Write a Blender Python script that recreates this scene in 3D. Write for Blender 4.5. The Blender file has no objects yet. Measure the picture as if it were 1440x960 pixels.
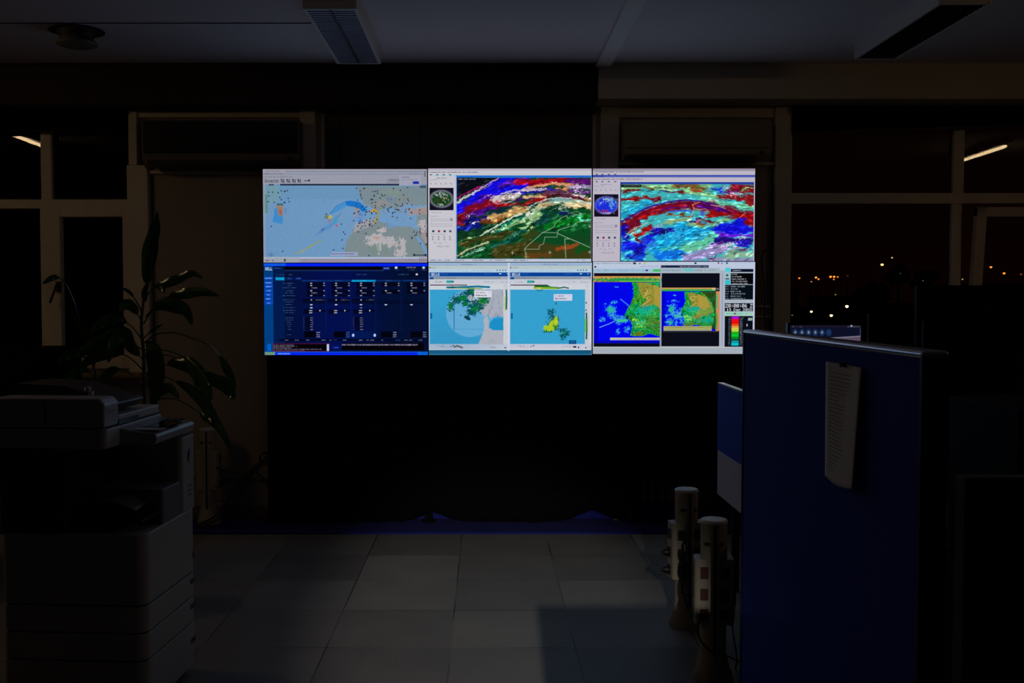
import bpy, bmesh, math, random
import numpy as np
from mathutils import Vector, Matrix

C = bpy.context.scene.collection
random.seed(7)

# ---------------------------------------------------------------- camera, world, exposure
F = 1453.0                      # focal length in pixels of the 1440 px wide frame
PITCH = math.radians(2.36)
CAM = Vector((0.0, 0.0, 1.678))
cd = bpy.data.cameras.new('camera'); cam = bpy.data.objects.new('camera', cd); C.objects.link(cam)
cd.sensor_width = 36.0; cd.lens = 36.0*F/1440.0; cd.shift_x = 38.0/1440.0
cd.clip_start = 0.05; cd.clip_end = 2000
cam.location = CAM; cam.rotation_euler = (math.radians(90)-PITCH, 0, 0)
bpy.context.scene.camera = cam
vs = bpy.context.scene.view_settings
vs.view_transform = 'Standard'; vs.look = 'None'; vs.exposure = 0.0; vs.gamma = 1.0
vs.use_curve_mapping = False

w = bpy.data.worlds.new('night_sky'); bpy.context.scene.world = w; w.use_nodes = True
nt = w.node_tree; nt.nodes.clear()
out = nt.nodes.new('ShaderNodeOutputWorld'); bg = nt.nodes.new('ShaderNodeBackground')
tc = nt.nodes.new('ShaderNodeTexCoord'); sep = nt.nodes.new('ShaderNodeSeparateXYZ')
rp = nt.nodes.new('ShaderNodeValToRGB')
nt.links.new(tc.outputs['Generated'], sep.inputs[0]); nt.links.new(sep.outputs['Z'], rp.inputs[0])
rp.color_ramp.elements[0].position = 0.0; rp.color_ramp.elements[0].color = (0.0030, 0.0006, 0.0002, 1)
rp.color_ramp.elements[1].position = 0.22; rp.color_ramp.elements[1].color = (0.0010, 0.0002, 0.0001, 1)
nt.links.new(rp.outputs[0], bg.inputs[0]); nt.links.new(bg.outputs[0], out.inputs[0])
bg.inputs[1].default_value = 1.0

SCREEN_POWER = 1.0              # how bright the displays run
TUBE_POWER = 28.0                # lit tubes left and right, out of frame
REAR_POWER = 1560.0             # watts of the spot added behind the camera

def at(px, py, Y):
    """point of the place seen at pixel (px, py) in the plane y = Y"""
    x = (px-682.0)/F; v = (480.0-py)/F
    d = Vector((x, math.cos(PITCH)+v*math.sin(PITCH), -math.sin(PITCH)+v*math.cos(PITCH)))
    return CAM + d*(Y/d.y)
def on_floor(px, py):
    x = (px-682.0)/F; v = (480.0-py)/F
    d = Vector((x, math.cos(PITCH)+v*math.sin(PITCH), -math.sin(PITCH)+v*math.cos(PITCH)))
    return CAM + d*(-CAM.z/d.z)
def X_(px, py, Y): return at(px, py, Y).x
def Z_(py, Y): return at(682, py, Y).z

# ---------------------------------------------------------------- materials
def srgb(r, g, b):
    f = lambda c: (c/255/12.92) if c/255 <= 0.04045 else ((c/255+0.055)/1.055)**2.4
    return (f(r), f(g), f(b), 1)
MATS = {}
def mat(name, col, rough=0.6, metal=0.0, spec=0.5, var=0.0, scale=8.0, bump=0.0):
    if name in MATS: return MATS[name]
    m = bpy.data.materials.new(name); m.use_nodes = True; t = m.node_tree
    b = t.nodes['Principled BSDF']
    b.inputs['Roughness'].default_value = rough; b.inputs['Metallic'].default_value = metal
    b.inputs['Specular IOR Level'].default_value = spec
    n = t.nodes.new('ShaderNodeTexNoise'); n.inputs['Scale'].default_value = scale; n.inputs['Detail'].default_value = 4
    co = t.nodes.new('ShaderNodeTexCoord'); t.links.new(co.outputs['Object'], n.inputs['Vector'])
    r = t.nodes.new('ShaderNodeValToRGB'); t.links.new(n.outputs['Fac'], r.inputs[0])
    c = srgb(*col)
    r.color_ramp.elements[0].position = 0.3; r.color_ramp.elements[1].position = 0.7
    r.color_ramp.elements[0].color = tuple(x*(1-var) for x in c[:3])+(1,)
    r.color_ramp.elements[1].color = tuple(min(1, x*(1+var)) for x in c[:3])+(1,)
    t.links.new(r.outputs[0], b.inputs['Base Color'])
    if bump:
        bp = t.nodes.new('ShaderNodeBump'); bp.inputs['Strength'].default_value = bump; bp.inputs['Distance'].default_value = 0.002
        t.links.new(n.outputs['Fac'], bp.inputs['Height']); t.links.new(bp.outputs[0], b.inputs['Normal'])
    MATS[name] = m; return m
def emit(name, col, strength):
    if name in MATS: return MATS[name]
    m = bpy.data.materials.new(name); m.use_nodes = True; t = m.node_tree; t.nodes.clear()
    o = t.nodes.new('ShaderNodeOutputMaterial'); e = t.nodes.new('ShaderNodeEmission')
    e.inputs[0].default_value = srgb(*col); e.inputs[1].default_value = strength
    t.links.new(e.outputs[0], o.inputs[0]); MATS[name] = m; return m
def glass_mat():
    m = bpy.data.materials.new('window_glass'); m.use_nodes = True; t = m.node_tree; t.nodes.clear()
    o = t.nodes.new('ShaderNodeOutputMaterial'); mx = t.nodes.new('ShaderNodeMixShader')
    fr = t.nodes.new('ShaderNodeFresnel'); fr.inputs[0].default_value = 1.30
    tr = t.nodes.new('ShaderNodeBsdfTransparent'); tr.inputs[0].default_value = (0.85, 0.88, 0.88, 1)
    gl = t.nodes.new('ShaderNodeBsdfGlossy'); gl.inputs['Roughness'].default_value = 0.0
    t.links.new(fr.outputs[0], mx.inputs[0]); t.links.new(tr.outputs[0], mx.inputs[1]); t.links.new(gl.outputs[0], mx.inputs[2])
    t.links.new(mx.outputs[0], o.inputs[0]); return m
GLASS = glass_mat()
def floor_mat():
    m = bpy.data.materials.new('floor_tiles'); m.use_nodes = True; t = m.node_tree; b = t.nodes['Principled BSDF']
    N = t.nodes.new; L = t.links.new
    co = N('ShaderNodeTexCoord'); mp = N('ShaderNodeMapping'); L(co.outputs['Object'], mp.inputs[0])
    mp.inputs['Location'].default_value = (0.165/0.6, -4.91/0.6, 0); mp.inputs['Scale'].default_value = (1/0.6, 1/0.6, 1)
    # every tile has its own grey
    fl = N('ShaderNodeVectorMath'); fl.operation = 'FLOOR'; L(mp.outputs[0], fl.inputs[0])
    wn = N('ShaderNodeTexWhiteNoise'); wn.noise_dimensions = '3D'; L(fl.outputs[0], wn.inputs[0])
    fr = N('ShaderNodeVectorMath'); fr.operation = 'FRACTION'; L(mp.outputs[0], fr.inputs[0])
    sp = N('ShaderNodeSeparateXYZ'); L(fr.outputs[0], sp.inputs[0])
    def edge(sock):
        a = N('ShaderNodeMath'); a.operation = 'SUBTRACT'; a.inputs[0].default_value = 0.5; 
        L(sock, a.inputs[1])
        c = N('ShaderNodeMath'); c.operation = 'ABSOLUTE'; L(a.outputs[0], c.inputs[0])
        d = N('ShaderNodeMath'); d.operation = 'GREATER_THAN'; L(c.outputs[0], d.inputs[0]); d.inputs[1].default_value = 0.4945
        return d
    ex, ey = edge(sp.outputs['X']), edge(sp.outputs['Y'])
    mxm = N('ShaderNodeMath'); mxm.operation = 'MAXIMUM'; L(ex.outputs[0], mxm.inputs[0]); L(ey.outputs[0], mxm.inputs[1])
    n1 = N('ShaderNodeTexNoise'); n1.inputs['Scale'].default_value = 3.0; n1.inputs['Detail'].default_value = 8; L(co.outputs['Object'], n1.inputs['Vector'])
    n2 = N('ShaderNodeTexNoise'); n2.inputs['Scale'].default_value = 40.0; n2.inputs['Detail'].default_value = 4; L(co.outputs['Object'], n2.inputs['Vector'])
    ad = N('ShaderNodeMath'); ad.operation = 'MULTIPLY_ADD'; L(wn.outputs['Value'], ad.inputs[0]); ad.inputs[1].default_value = 0.55; 
    ml = N('ShaderNodeMath'); ml.operation = 'MULTIPLY_ADD'; L(n1.outputs['Fac'], ml.inputs[0]); ml.inputs[1].default_value = 0.45; 
    m2 = N('ShaderNodeMath'); m2.operation = 'MULTIPLY'; L(n2.outputs['Fac'], m2.inputs[0]); m2.inputs[1].default_value = 0.15
    L(m2.outputs[0], ml.inputs[2]); L(ml.outputs[0], ad.inputs[2])
    rp = N('ShaderNodeValToRGB'); L(ad.outputs[0], rp.inputs[0])
    rp.color_ramp.elements[0].position = 0.15; rp.color_ramp.elements[0].color = srgb(106, 100, 94)
    rp.color_ramp.elements[1].position = 0.95; rp.color_ramp.elements[1].color = srgb(152, 148, 140)
    mx = N('ShaderNodeMix'); mx.data_type = 'RGBA'; n5 = N('ShaderNodeTexNoise'); n5.inputs['Scale'].default_value = 1.7; L(co.outputs['Object'], n5.inputs['Vector'])
    mr = N('ShaderNodeMapRange'); L(n5.outputs['Fac'], mr.inputs[0]); mr.inputs[1].default_value = 0.38; mr.inputs[2].default_value = 0.58; mr.inputs[3].default_value = 0.15
    mm = N('ShaderNodeMath'); mm.operation = 'MULTIPLY'; L(mxm.outputs[0], mm.inputs[0]); L(mr.outputs[0], mm.inputs[1])
    L(mm.outputs[0], mx.inputs[0]); L(rp.outputs[0], mx.inputs[6]); mx.inputs[7].default_value = srgb(45, 42, 40)
    L(mx.outputs[2], b.inputs['Base Color']); b.inputs['Roughness'].default_value = 0.5
    return m

# ---------------------------------------------------------------- mesh helpers
class MB:
    def __init__(s): s.bm = bmesh.new()
    def box(s, x0, x1, y0, y1, z0, z1, M=None):
        vs = [s.bm.verts.new(Vector(p) if M is None else M @ Vector(p)) for p in
              ((x0,y0,z0),(x1,y0,z0),(x1,y1,z0),(x0,y1,z0),(x0,y0,z1),(x1,y0,z1),(x1,y1,z1),(x0,y1,z1))]
        for f in ((3,2,1,0),(4,5,6,7),(0,1,5,4),(1,2,6,5),(2,3,7,6),(3,0,4,7)): s.bm.faces.new([vs[i] for i in f])
        return s
    def prism(s, pts, axis, a, b, M=None):
        """outline pts extruded along axis ('x','y','z') from a to b"""
        def P(p, t):
            v = {'x': (t, p[0], p[1]), 'y': (p[0], t, p[1]), 'z': (p[0], p[1], t)}[axis]
            return Vector(v) if M is None else M @ Vector(v)
        A = [s.bm.verts.new(P(p, a)) for p in pts]; B = [s.bm.verts.new(P(p, b)) for p in pts]
        s.bm.faces.new(A); s.bm.faces.new(B[::-1]); n = len(pts)
        for i in range(n): s.bm.faces.new((A[i], B[i], B[(i+1) % n], A[(i+1) % n]))
        return s
    def lathe(s, prof, seg=32, o=(0,0,0), M=None, sy=1.0):
        rings = []
        for r, z in prof:
            ring = []
            for i in range(seg):
                a = 2*math.pi*i/seg; p = Vector((o[0]+r*math.cos(a), o[1]+r*sy*math.sin(a), o[2]+z))
                ring.append(s.bm.verts.new(p if M is None else M @ p))
            rings.append(ring)
        for k in range(len(rings)-1):
            for i in range(seg):
                s.bm.faces.new((rings[k][i], rings[k][(i+1) % seg], rings[k+1][(i+1) % seg], rings[k+1][i]))
        s.bm.faces.new(rings[0][::-1]); s.bm.faces.new(rings[-1]); return s
    def tube(s, pts, r, seg=8, r1=None):
        pts = [Vector(p) for p in pts]; n = len(pts); rings = []
        for i, p in enumerate(pts):
            d = (pts[min(i+1, n-1)]-pts[max(i-1, 0)]).normalized()
            u = d.cross(Vector((0.13, 0.21, 1))); 
            if u.length < 1e-3: u = d.cross(Vector((1, 0, 0)))
            u.normalize(); v = d.cross(u); rr = r if r1 is None else r+(r1-r)*i/(n-1)
            rings.append([s.bm.verts.new(p+(u*math.cos(2*math.pi*k/seg)+v*math.sin(2*math.pi*k/seg))*rr) for k in range(seg)])
        for k in range(n-1):
            for i in range(seg):
                s.bm.faces.new((rings[k][i], rings[k][(i+1) % seg], rings[k+1][(i+1) % seg], rings[k+1][i]))
        s.bm.faces.new(rings[0][::-1]); s.bm.faces.new(rings[-1]); return s
    def grid(s, fn, nu, nv):
        V = [[s.bm.verts.new(Vector(fn(i/(nu-1), j/(nv-1)))) for i in range(nu)] for j in range(nv)]
        for j in range(nv-1):
            for i in range(nu-1): s.bm.faces.new((V[j][i], V[j][i+1], V[j+1][i+1], V[j+1][i]))
        return s
    def build(s, name, m, parent=None, bevel=0.0, smooth=False, kind=None, label=None, solid=0.0):
        bmesh.ops.recalc_face_normals(s.bm, faces=s.bm.faces)
        me = bpy.data.meshes.new(name); s.bm.to_mesh(me); s.bm.free(); me.materials.append(m)
        o = bpy.data.objects.new(name, me); C.objects.link(o)
        if parent: o.parent = parent
        if solid:
            md = o.modifiers.new('solid', 'SOLIDIFY'); md.thickness = solid
        if bevel:
            md = o.modifiers.new('bevel', 'BEVEL'); md.width = bevel; md.segments = 3; md.limit_method = 'ANGLE'
            for p in me.polygons: p.use_smooth = True
            md2 = o.modifiers.new('wn', 'WEIGHTED_NORMAL'); md2.keep_sharp = True
        elif smooth:
            for p in me.polygons: p.use_smooth = True
            try: me.set_sharp_from_angle(angle=math.radians(40))
            except Exception: pass
        if kind: o['kind'] = kind
        if label: o['label'] = label
        return o
def thing(name, label, cat, loc=(0,0,0), rz=0.0, group=None):
    o = bpy.data.objects.new(name, None); C.objects.link(o); o.empty_display_size = 0.1
    o.location = loc; o.rotation_euler = (0, 0, rz); o['label'] = label; o['category'] = cat
    if group: o['group'] = group
    return o
def tag(o, label, cat, group=None, kind=None):
    o['label'] = label; o['category'] = cat
    if group: o['group'] = group
    if kind: o['kind'] = kind
    return o
def smooth_path(pts, n=8):
    P = [Vector(p) for p in pts]; out = []
    for i in range(len(P)-1):
        p0, p1, p2, p3 = P[max(i-1, 0)], P[i], P[i+1], P[min(i+2, len(P)-1)]
        for k in range(n):
            t = k/n
            out.append(0.5*((2*p1)+(p2-p0)*t+(2*p0-5*p1+4*p2-p3)*t*t+(3*p1-3*p2+p3-p0)*t**3))
    out.append(P[-1]); return out
def lettering(name, body, size, m, parent, M, label=None, extrude=0.0006):
    cu = bpy.data.curves.new(name, 'FONT'); cu.body = body; cu.size = size; cu.extrude = extrude; cu.align_x = 'CENTER'
    tmp = bpy.data.objects.new('tmp', cu); C.objects.link(tmp)
    bpy.context.view_layer.update()
    me = bpy.data.meshes.new_from_object(tmp.evaluated_get(bpy.context.evaluated_depsgraph_get()))
    bpy.data.objects.remove(tmp); me.materials.clear(); me.materials.append(m)
    o = bpy.data.objects.new(name, me); C.objects.link(o); o.parent = parent; o.matrix_local = M
    return o

# ---------------------------------------------------------------- room shell
ZC = 3.37                       # ceiling
YW = 7.81                       # inner face of the window wall
XL, XR = -6.2, 7.2
YR = -7.0                       # the room goes on behind the camera
wall_m = mat('wall_paint', (168, 154, 142), 0.85, var=0.03, scale=2)
frame_m = mat('window_frame_paint', (226, 214, 196), 0.55, var=0.03)
ceil_m = mat('ceiling_paint', (228, 216, 222), 0.9, var=0.04, scale=1.2)
beam_m = mat('beam_paint', (204, 192, 172), 0.85, var=0.03, scale=2)
fascia_m = mat('fascia_recess_shade', (38, 20, 16), 0.7, var=0.2)  # dark brown puts the shade of the ceiling recess into the colour
black_m = mat('black_plastic', (16, 16, 17), 0.5)
dull_black = mat('matt_black_cloth', (11, 11, 12), 0.95, spec=0.1)
seam_m = mat('dark_joint', (40, 34, 30), 0.9)

def struct(o): o['kind'] = 'structure'; return o
struct(MB().box(XL, XR, YR, YW+0.2, -0.2, 0).build('floor', floor_mat()))
struct(MB().box(XL, XR, YR, 7.5, ZC, ZC+0.2).build('ceiling', ceil_m))
struct(MB().box(XL, XR, 7.5, YW+0.2, 3.62, 3.82).build('ceiling', ceil_m))
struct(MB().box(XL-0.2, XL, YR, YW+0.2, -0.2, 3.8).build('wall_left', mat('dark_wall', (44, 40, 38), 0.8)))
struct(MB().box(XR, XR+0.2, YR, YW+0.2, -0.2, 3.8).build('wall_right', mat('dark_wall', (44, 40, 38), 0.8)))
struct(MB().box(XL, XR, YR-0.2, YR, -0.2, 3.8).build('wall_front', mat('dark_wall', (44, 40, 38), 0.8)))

# window wall with its three openings
def wx(px): return (px-682)*YW/F
zt = Z_(150, YW); zs = Z_(523, YW)
WL1 = wx(187); WC0, WC1 = wx(452), wx(838); WR0 = wx(1108)
wb = MB()
wb.box(XL, XR, YW, YW+0.2, zt, 3.8)                       # above the openings
wb.box(XL, WL1, YW, YW+0.2, 0, zs)                        # below the left window
wb.box(WL1, WC0, YW, YW+0.2, 0, zt)
wb.box(WC0, WC1, YW, YW+0.2, 0, 1.1)
wb.box(WC1, WR0, YW, YW+0.2, 0, zt)
wb.box(WR0, XR, YW, YW+0.2, 0, Z_(520, YW))
struct(wb.build('wall_back', wall_m))
# recess shade painted as dark fascia over the left two thirds, pale beam over the right third
struct(MB().box(XL, X_(838, 120, 7.56), 7.56, YW, Z_(147, 7.56), 3.62).build('trim_1', fascia_m))
struct(MB().box(X_(842, 120, 7.5), XR, 7.5, YW, Z_(139, 7.5), 3.62).build('trim_2', beam_m, bevel=0.006))
# flat duct strip running along the ceiling, ceiling joint
struct(MB().box(X_(884, 0, 5.8), X_(911, 0, 5.8), -3.0, 7.5, ZC-0.028, ZC).build('trim_3', mat('duct_strip', (235, 228, 228), 0.7)))
struct(MB().box(-3.9, -0.95, 6.41, 6.425, ZC-0.003, ZC).build('trim_4', seam_m))
# baseboard and dado rail seen left of the black drapes
struct(MB().box(XL, XR, YW-0.015, YW, 0.0, 0.11).build('baseboard_back', mat('skirting', (120, 108, 96), 0.6), bevel=0.003))
struct(MB().box(WL1, wx(385), YW-0.022, YW, 0.30, 0.325).build('trim_5', mat('skirting', (120, 108, 96), 0.6), bevel=0.004))

def bars(mb, lst, y0, y1):
    for (a, b, c, d) in lst:    # pixel boxes in the wall plane
        mb.box((a-682)*YW/F, (b-682)*YW/F, y0, y1, Z_(d, YW), Z_(c, YW))
    return mb
# posts and panels of the wall itself
ps = MB()
bars(ps, [(187, 199, 150, 233), (184, 213, 233, 523), (425, 446, 150, 262), (843, 868, 150, 262), (1085, 1108, 150, 262)], YW-0.05, YW)
bars(ps, [(1085, 1108, 262, 540)], YW-0.05, YW)
struct(ps.build('trim_6', frame_m, bevel=0.005))
pn = MB()
bars(pn, [(199, 425, 150, 166), (868, 1085, 150, 166), (213, 425, 240, 245), (868, 1085, 228, 233)], YW-0.03, YW)
struct(pn.build('trim_7', frame_m, bevel=0.004))
struct(bars(MB(), [(216, 217.5, 245, 640), (1082.5, 1084, 236, 540)], YW-0.004, YW).build('trim_8', seam_m))

# left window
w1 = MB()
bars(w1, [(-160, 187, 150, 157), (-160, 187, 280, 293), (60, 75, 157, 281), (-160, 187, 517, 523)], YW+0.01, YW+0.09)
bars(w1, [(-60, -46, 157, 523)], YW+0.01, YW+0.09)
f1 = struct(w1.build('window_1', frame_m, bevel=0.006))
cs = MB(); bars(cs, [(60, 88, 290, 518), (175, 188, 290, 518), (88, 175, 290, 305), (88, 175, 500, 518)], YW-0.02, YW+0.05)
cs.build('casement', frame_m, f1, bevel=0.006)
hd = MB(); h0 = at(81, 405, YW-0.05)
hd.box(h0.x-0.016, h0.x+0.016, YW-0.045, YW-0.019, h0.z-0.03, h0.z+0.05)
hd.tube([h0+Vector((0, 0.01, 0.02)), h0+Vector((0, -0.03, 0.02)), h0+Vector((-0.01, -0.035, -0.02)), h0+Vector((-0.045, -0.035, -0.11))], 0.009)
hd.build('handle', mat('handle_metal', (70, 60, 50), 0.4, metal=0.6), f1)
gp = MB(); bars(gp, [(-160, 187, 153, 284), (-160, 62, 290, 520), (86, 177, 303, 502)], YW+0.045, YW+0.051)
gp.build('pane', GLASS, f1)
struct(MB().box(XL, WL1+0.1, YW-0.17, YW, zs-0.03, zs).build('trim_9', mat('sill', (140, 118, 88), 0.5, var=0.1), bevel=0.006))

# centre window behind the venetian blind
w2 = MB(); bars(w2, [(452, 838, 150, 156), (452, 458, 156, 300), (832, 838, 156, 300)], YW+0.01, YW+0.09)
f2 = struct(w2.build('window_2', frame_m, bevel=0.006))
MB().box(WC0, WC1, YW+0.1, YW+0.106, 1.1, zt).build('pane', GLASS, f2)

# right window, its casement tilted inwards
w3 = MB()
bars(w3, [(1108, 1600, 150, 157), (1100, 1600, 271, 286), (1338, 1353, 157, 272), (1337, 1351, 286, 520), (1108, 1112, 157, 520), (1108, 1600, 514, 520), (1585, 1600, 157, 520)], YW+0.01, YW+0.09)
f3 = struct(w3.build('window_3', frame_m, bevel=0.006))
gp = MB(); bars(gp, [(1108, 1600, 155, 275), (1110, 1340, 283, 518)], YW+0.045, YW+0.051); gp.build('pane', GLASS, f3)
tilt = Matrix.Translation((0, YW-0.0, Z_(512, YW))) @ Matrix.Rotation(math.radians(6.0), 4, 'X')
H3 = Z_(292, YW)-Z_(512, YW); xa, xb = (1361-682)*YW/F, (1598-682)*YW/F
cs = MB()
cs.box(xa, xa+0.075, 0, 0.06, 0, H3, tilt); cs.box(xb-0.075, xb, 0, 0.06, 0, H3, tilt)
cs.box(xa, xb, 0, 0.06, H3-0.07, H3, tilt); cs.box(xa, xb, 0, 0.06, 0, 0.07, tilt)
cs.build('casement', frame_m, f3, bevel=0.005)
MB().box(xa+0.07, xb-0.07, 0.028, 0.034, 0.06, H3-0.06, tilt).build('pane', GLASS, f3)
struct(MB().box(WR0, XR, YW-0.17, YW, Z_(520, YW)-0.03, Z_(520, YW)).build('trim_10', mat('sill', (140, 118, 88), 0.5), bevel=0.006))

# ---------------------------------------------------------------- outside: night town
asphalt = mat('night_ground', (22, 20, 18), 0.95, var=0.3, scale=0.2)
def hill(u, v):
    x = -60+u*190; y = 10+v*260
    z = -4.2 + (max(0, (y-70)/200.0)**1.2)*4.0
    z += 0.8*math.sin(x*0.07)*max(0, (y-60)/200)
    return (x, y, z)
o = struct(MB().grid(hill, 50, 50).build('ground', asphalt, smooth=True))

def street_lamp(px, py, Y, col, r, s, label, group='street lamps of the town outside the right window'):
    p = at(px, py, Y); 
    x, y = p.x, p.y; gz = hill((x+60)/190, (y-10)/260)[2]-0.1
    t = thing('street_lamp', label, 'street lamp', (x, y, gz), 0, group)
    h = p.z-gz
    MB().tube([(0.0, 0.02, 0), (0.0, 0.02, h*0.85), (0.0, 0.02, h+r)], 0.05, 6, 0.03).build('pole', mat('lamp_pole', (40, 40, 40), 0.6), t)
    MB().lathe([(0.05, h+r*1.5), (r*1.3, h+r*0.9), (r*1.25, h+r*0.7)], 12).build('hood', mat('lamp_pole', (40, 40, 40), 0.6), t)
    bm = MB(); bm.lathe([(r*0.3, h+r*0.75), (r, h+r*0.4), (r, h-r*0.2), (r*0.5, h-r*0.8)], 12)
    bm.build('lamp_head', emit('lamp_%d_%d_%d_%g' % (*col, s), col, s), t, smooth=True)
A = (255, 130, 40); Wm = (255, 225, 170); Pk = (235, 150, 120)
lamps = [
 (1124, 391.0, 95, A, 1.4, 1.6, 'amber street lamp at the far left of the night view, beside the window post'),
 (1147.5, 390, 95, A, 1.5, 3.0, 'amber street lamp, left one of the close pair left of the three-lamp cluster'),
 (1151, 392.3, 95, A, 1.3, 2.0, 'amber street lamp, right and lower one of the close pair'),
 (1141, 396, 95, Pk, 1.1, 0.9, 'small pinkish lamp just below and left of the amber pair'),
 (1168, 389, 100, A, 1.6, 3.0, 'amber lamp, leftmost of the tight cluster in the middle of the skyline'),
 (1173, 389, 100, A, 1.5, 3.0, 'amber lamp in the middle of the tight skyline cluster'),
 (1178, 389.3, 100, A, 1.2, 1.6, 'small amber lamp at the right end of the tight skyline cluster'),
 (1172.5, 392.7, 66, A, 1.1, 1.5, 'small amber lamp hanging just under the tight skyline cluster'),
 (1192, 387.5, 110, A, 1.2, 0.12, 'faint brown lamp right of the tight skyline cluster'),
 (1175, 414, 60, (210, 200, 110), 1.2, 0.35, 'dim yellowish lamp midway between skyline and car park'),
 (1191, 430.7, 50, Wm, 2.2, 3.2, 'brightest white lamp low in the view, nearest the dark monitors'),
 (1141, 438, 45, Wm, 1.8, 2.2, 'white lamp low in the view, above the left part of the small monitor'),
 (1169, 443.5, 45, Wm, 2.1, 2.2, 'lowest white lamp, right above the small lit monitor'),
 (1114, 443, 45, (200, 190, 180), 1.3, 0.18, 'very faint grey lamp in the lower left corner of the glass'),
 (1240.5, 372, 100, (255, 215, 140), 2.0, 2.0, 'cream lamp high on the slope, the larger of two'),
 (1254.5, 362.3, 110, (255, 200, 140), 1.2, 1.0, 'small cream lamp highest on the slope'),
 (1298, 394.5, 90, (200, 210, 200), 1.1, 0.12, 'faint white lamp above the big black monitor'),
 (1266, 384.5, 100, (190, 190, 150), 1.0, 0.1, 'faint lamp on the slope right of the cream lamps'),
 (1373, 381.0, 100, A, 1.5, 1.0, 'amber lamp at the left edge of the tilted casement'),
 (1393.6, 375.5, 100, A, 1.6, 2.2, 'amber lamp, highest one seen through the tilted casement'),
 (1412, 384.2, 100, A, 1.6, 2.6, 'brightest amber lamp seen through the tilted casement'),
 (1436, 385.5, 100, (255, 90, 40), 1.2, 0.5, 'reddish lamp at the right end of the skyline'),
 (1353.5, 392.5, 90, Wm, 1.0, 0.5, 'tiny pale lamp in the gap beside the tilted casement'),
]
for px, py, Y, col, rp_, s, lab in lamps: street_lamp(px, py, Y, col, rp_*Y/F, s, lab)

leafy = mat('night_tree_crown', (30, 34, 22), 0.95, var=0.3)
def tree(px, top, Y, wpx, lab):
    b = at(px, 440, Y); gz = hill((b.x+60)/190, (b.y-10)/260)[2]-0.1; zt_ = Z_(top, Y); R = wpx*Y/F/2
    t = thing('tree', lab, 'tree', (b.x, b.y, gz), 0, 'dark trees outside the right window')
    MB().tube([(0, 0, 0), (0.05, 0, (zt_-gz)*0.5), (0, 0, (zt_-gz)*0.8)], 0.18, 8, 0.07).build('trunk', mat('night_bark', (30, 24, 18), 0.9), t)
    bm = bmesh.new(); rng = random.Random(int(px)); h = zt_-gz
    for k in range(14):
        a = rng.uniform(0, 6.28); rr = rng.uniform(0, 0.62)*R; s_ = R*rng.uniform(0.32, 0.5)
        M = Matrix.Translation((rr*math.cos(a), rr*math.sin(a)*0.7, h-s_-rng.uniform(0, 0.55)*min(h*0.7, 2*R))) @ Matrix.Diagonal((s_, s_, s_*0.85, 1))
        r_ = bmesh.ops.create_icosphere(bm, subdivisions=3, radius=1, matrix=M)
        for v in r_['verts']: v.co += Vector((rng.gauss(0, 1), rng.gauss(0, 1), rng.gauss(0, 1)))*s_*0.05
    mb = MB(); mb.bm.free(); mb.bm = bm; mb.build('crown', leafy, t)
tree(1262, 366, 120, 36, 'dark round tree on the slope between the cream lamps and the black monitors')
tree(1225, 392, 80, 50, 'low wide dark tree on the slope left of the black monitors')
tree(1300, 378, 105, 44, 'tall dark tree right behind the window mullion')
tree(1210, 402, 60, 28, 'small dark tree nearest to the brightest white lamp')
# flat roofed dark building below the skyline
def building(px0, px1, top, Y, lab):
    a, b = at(px0, top, Y), at(px1, top, Y); gz = -4.4
    t = thing('building', lab, 'building', (a.x, Y, gz)); wd = b.x-a.x; h = a.z-gz
    MB().box(0, wd, 0, 8, 0, h).build('wall', mat('night_facade', (34, 30, 28), 0.9, var=0.15, scale=0.5), t)
    MB().box(-0.2, wd+0.2, -0.2, 8.2, h, h+0.25).build('roof', mat('night_roof', (20, 18, 17), 0.9), t)
    for i in range(int(wd/2.2)):
        x = 0.8+i*2.2
        wdw = MB().box(x-0.06, x+1.06, -0.05, 0.02, h-2.3, h-0.9).build('window', mat('night_frame', (50, 46, 42), 0.7), t)
        MB().box(x, x+1, -0.07, -0.04, h-2.24, h-0.96).build('pane', mat('night_pane', (8, 8, 9), 0.2), wdw)
building(1088, 1122, 409, 70, 'long dark building under the skyline, left edge of the night view')
building(1186, 1216, 421, 75, 'dark block behind the brightest white lamp')
building(1385, 1470, 402, 90, 'dark block seen through the tilted casement')
building(-330, 190, 120, 22, 'tall dark block added beyond the left window to shut out the sky glow')  # added to block the sky glow behind the left panes

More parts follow.
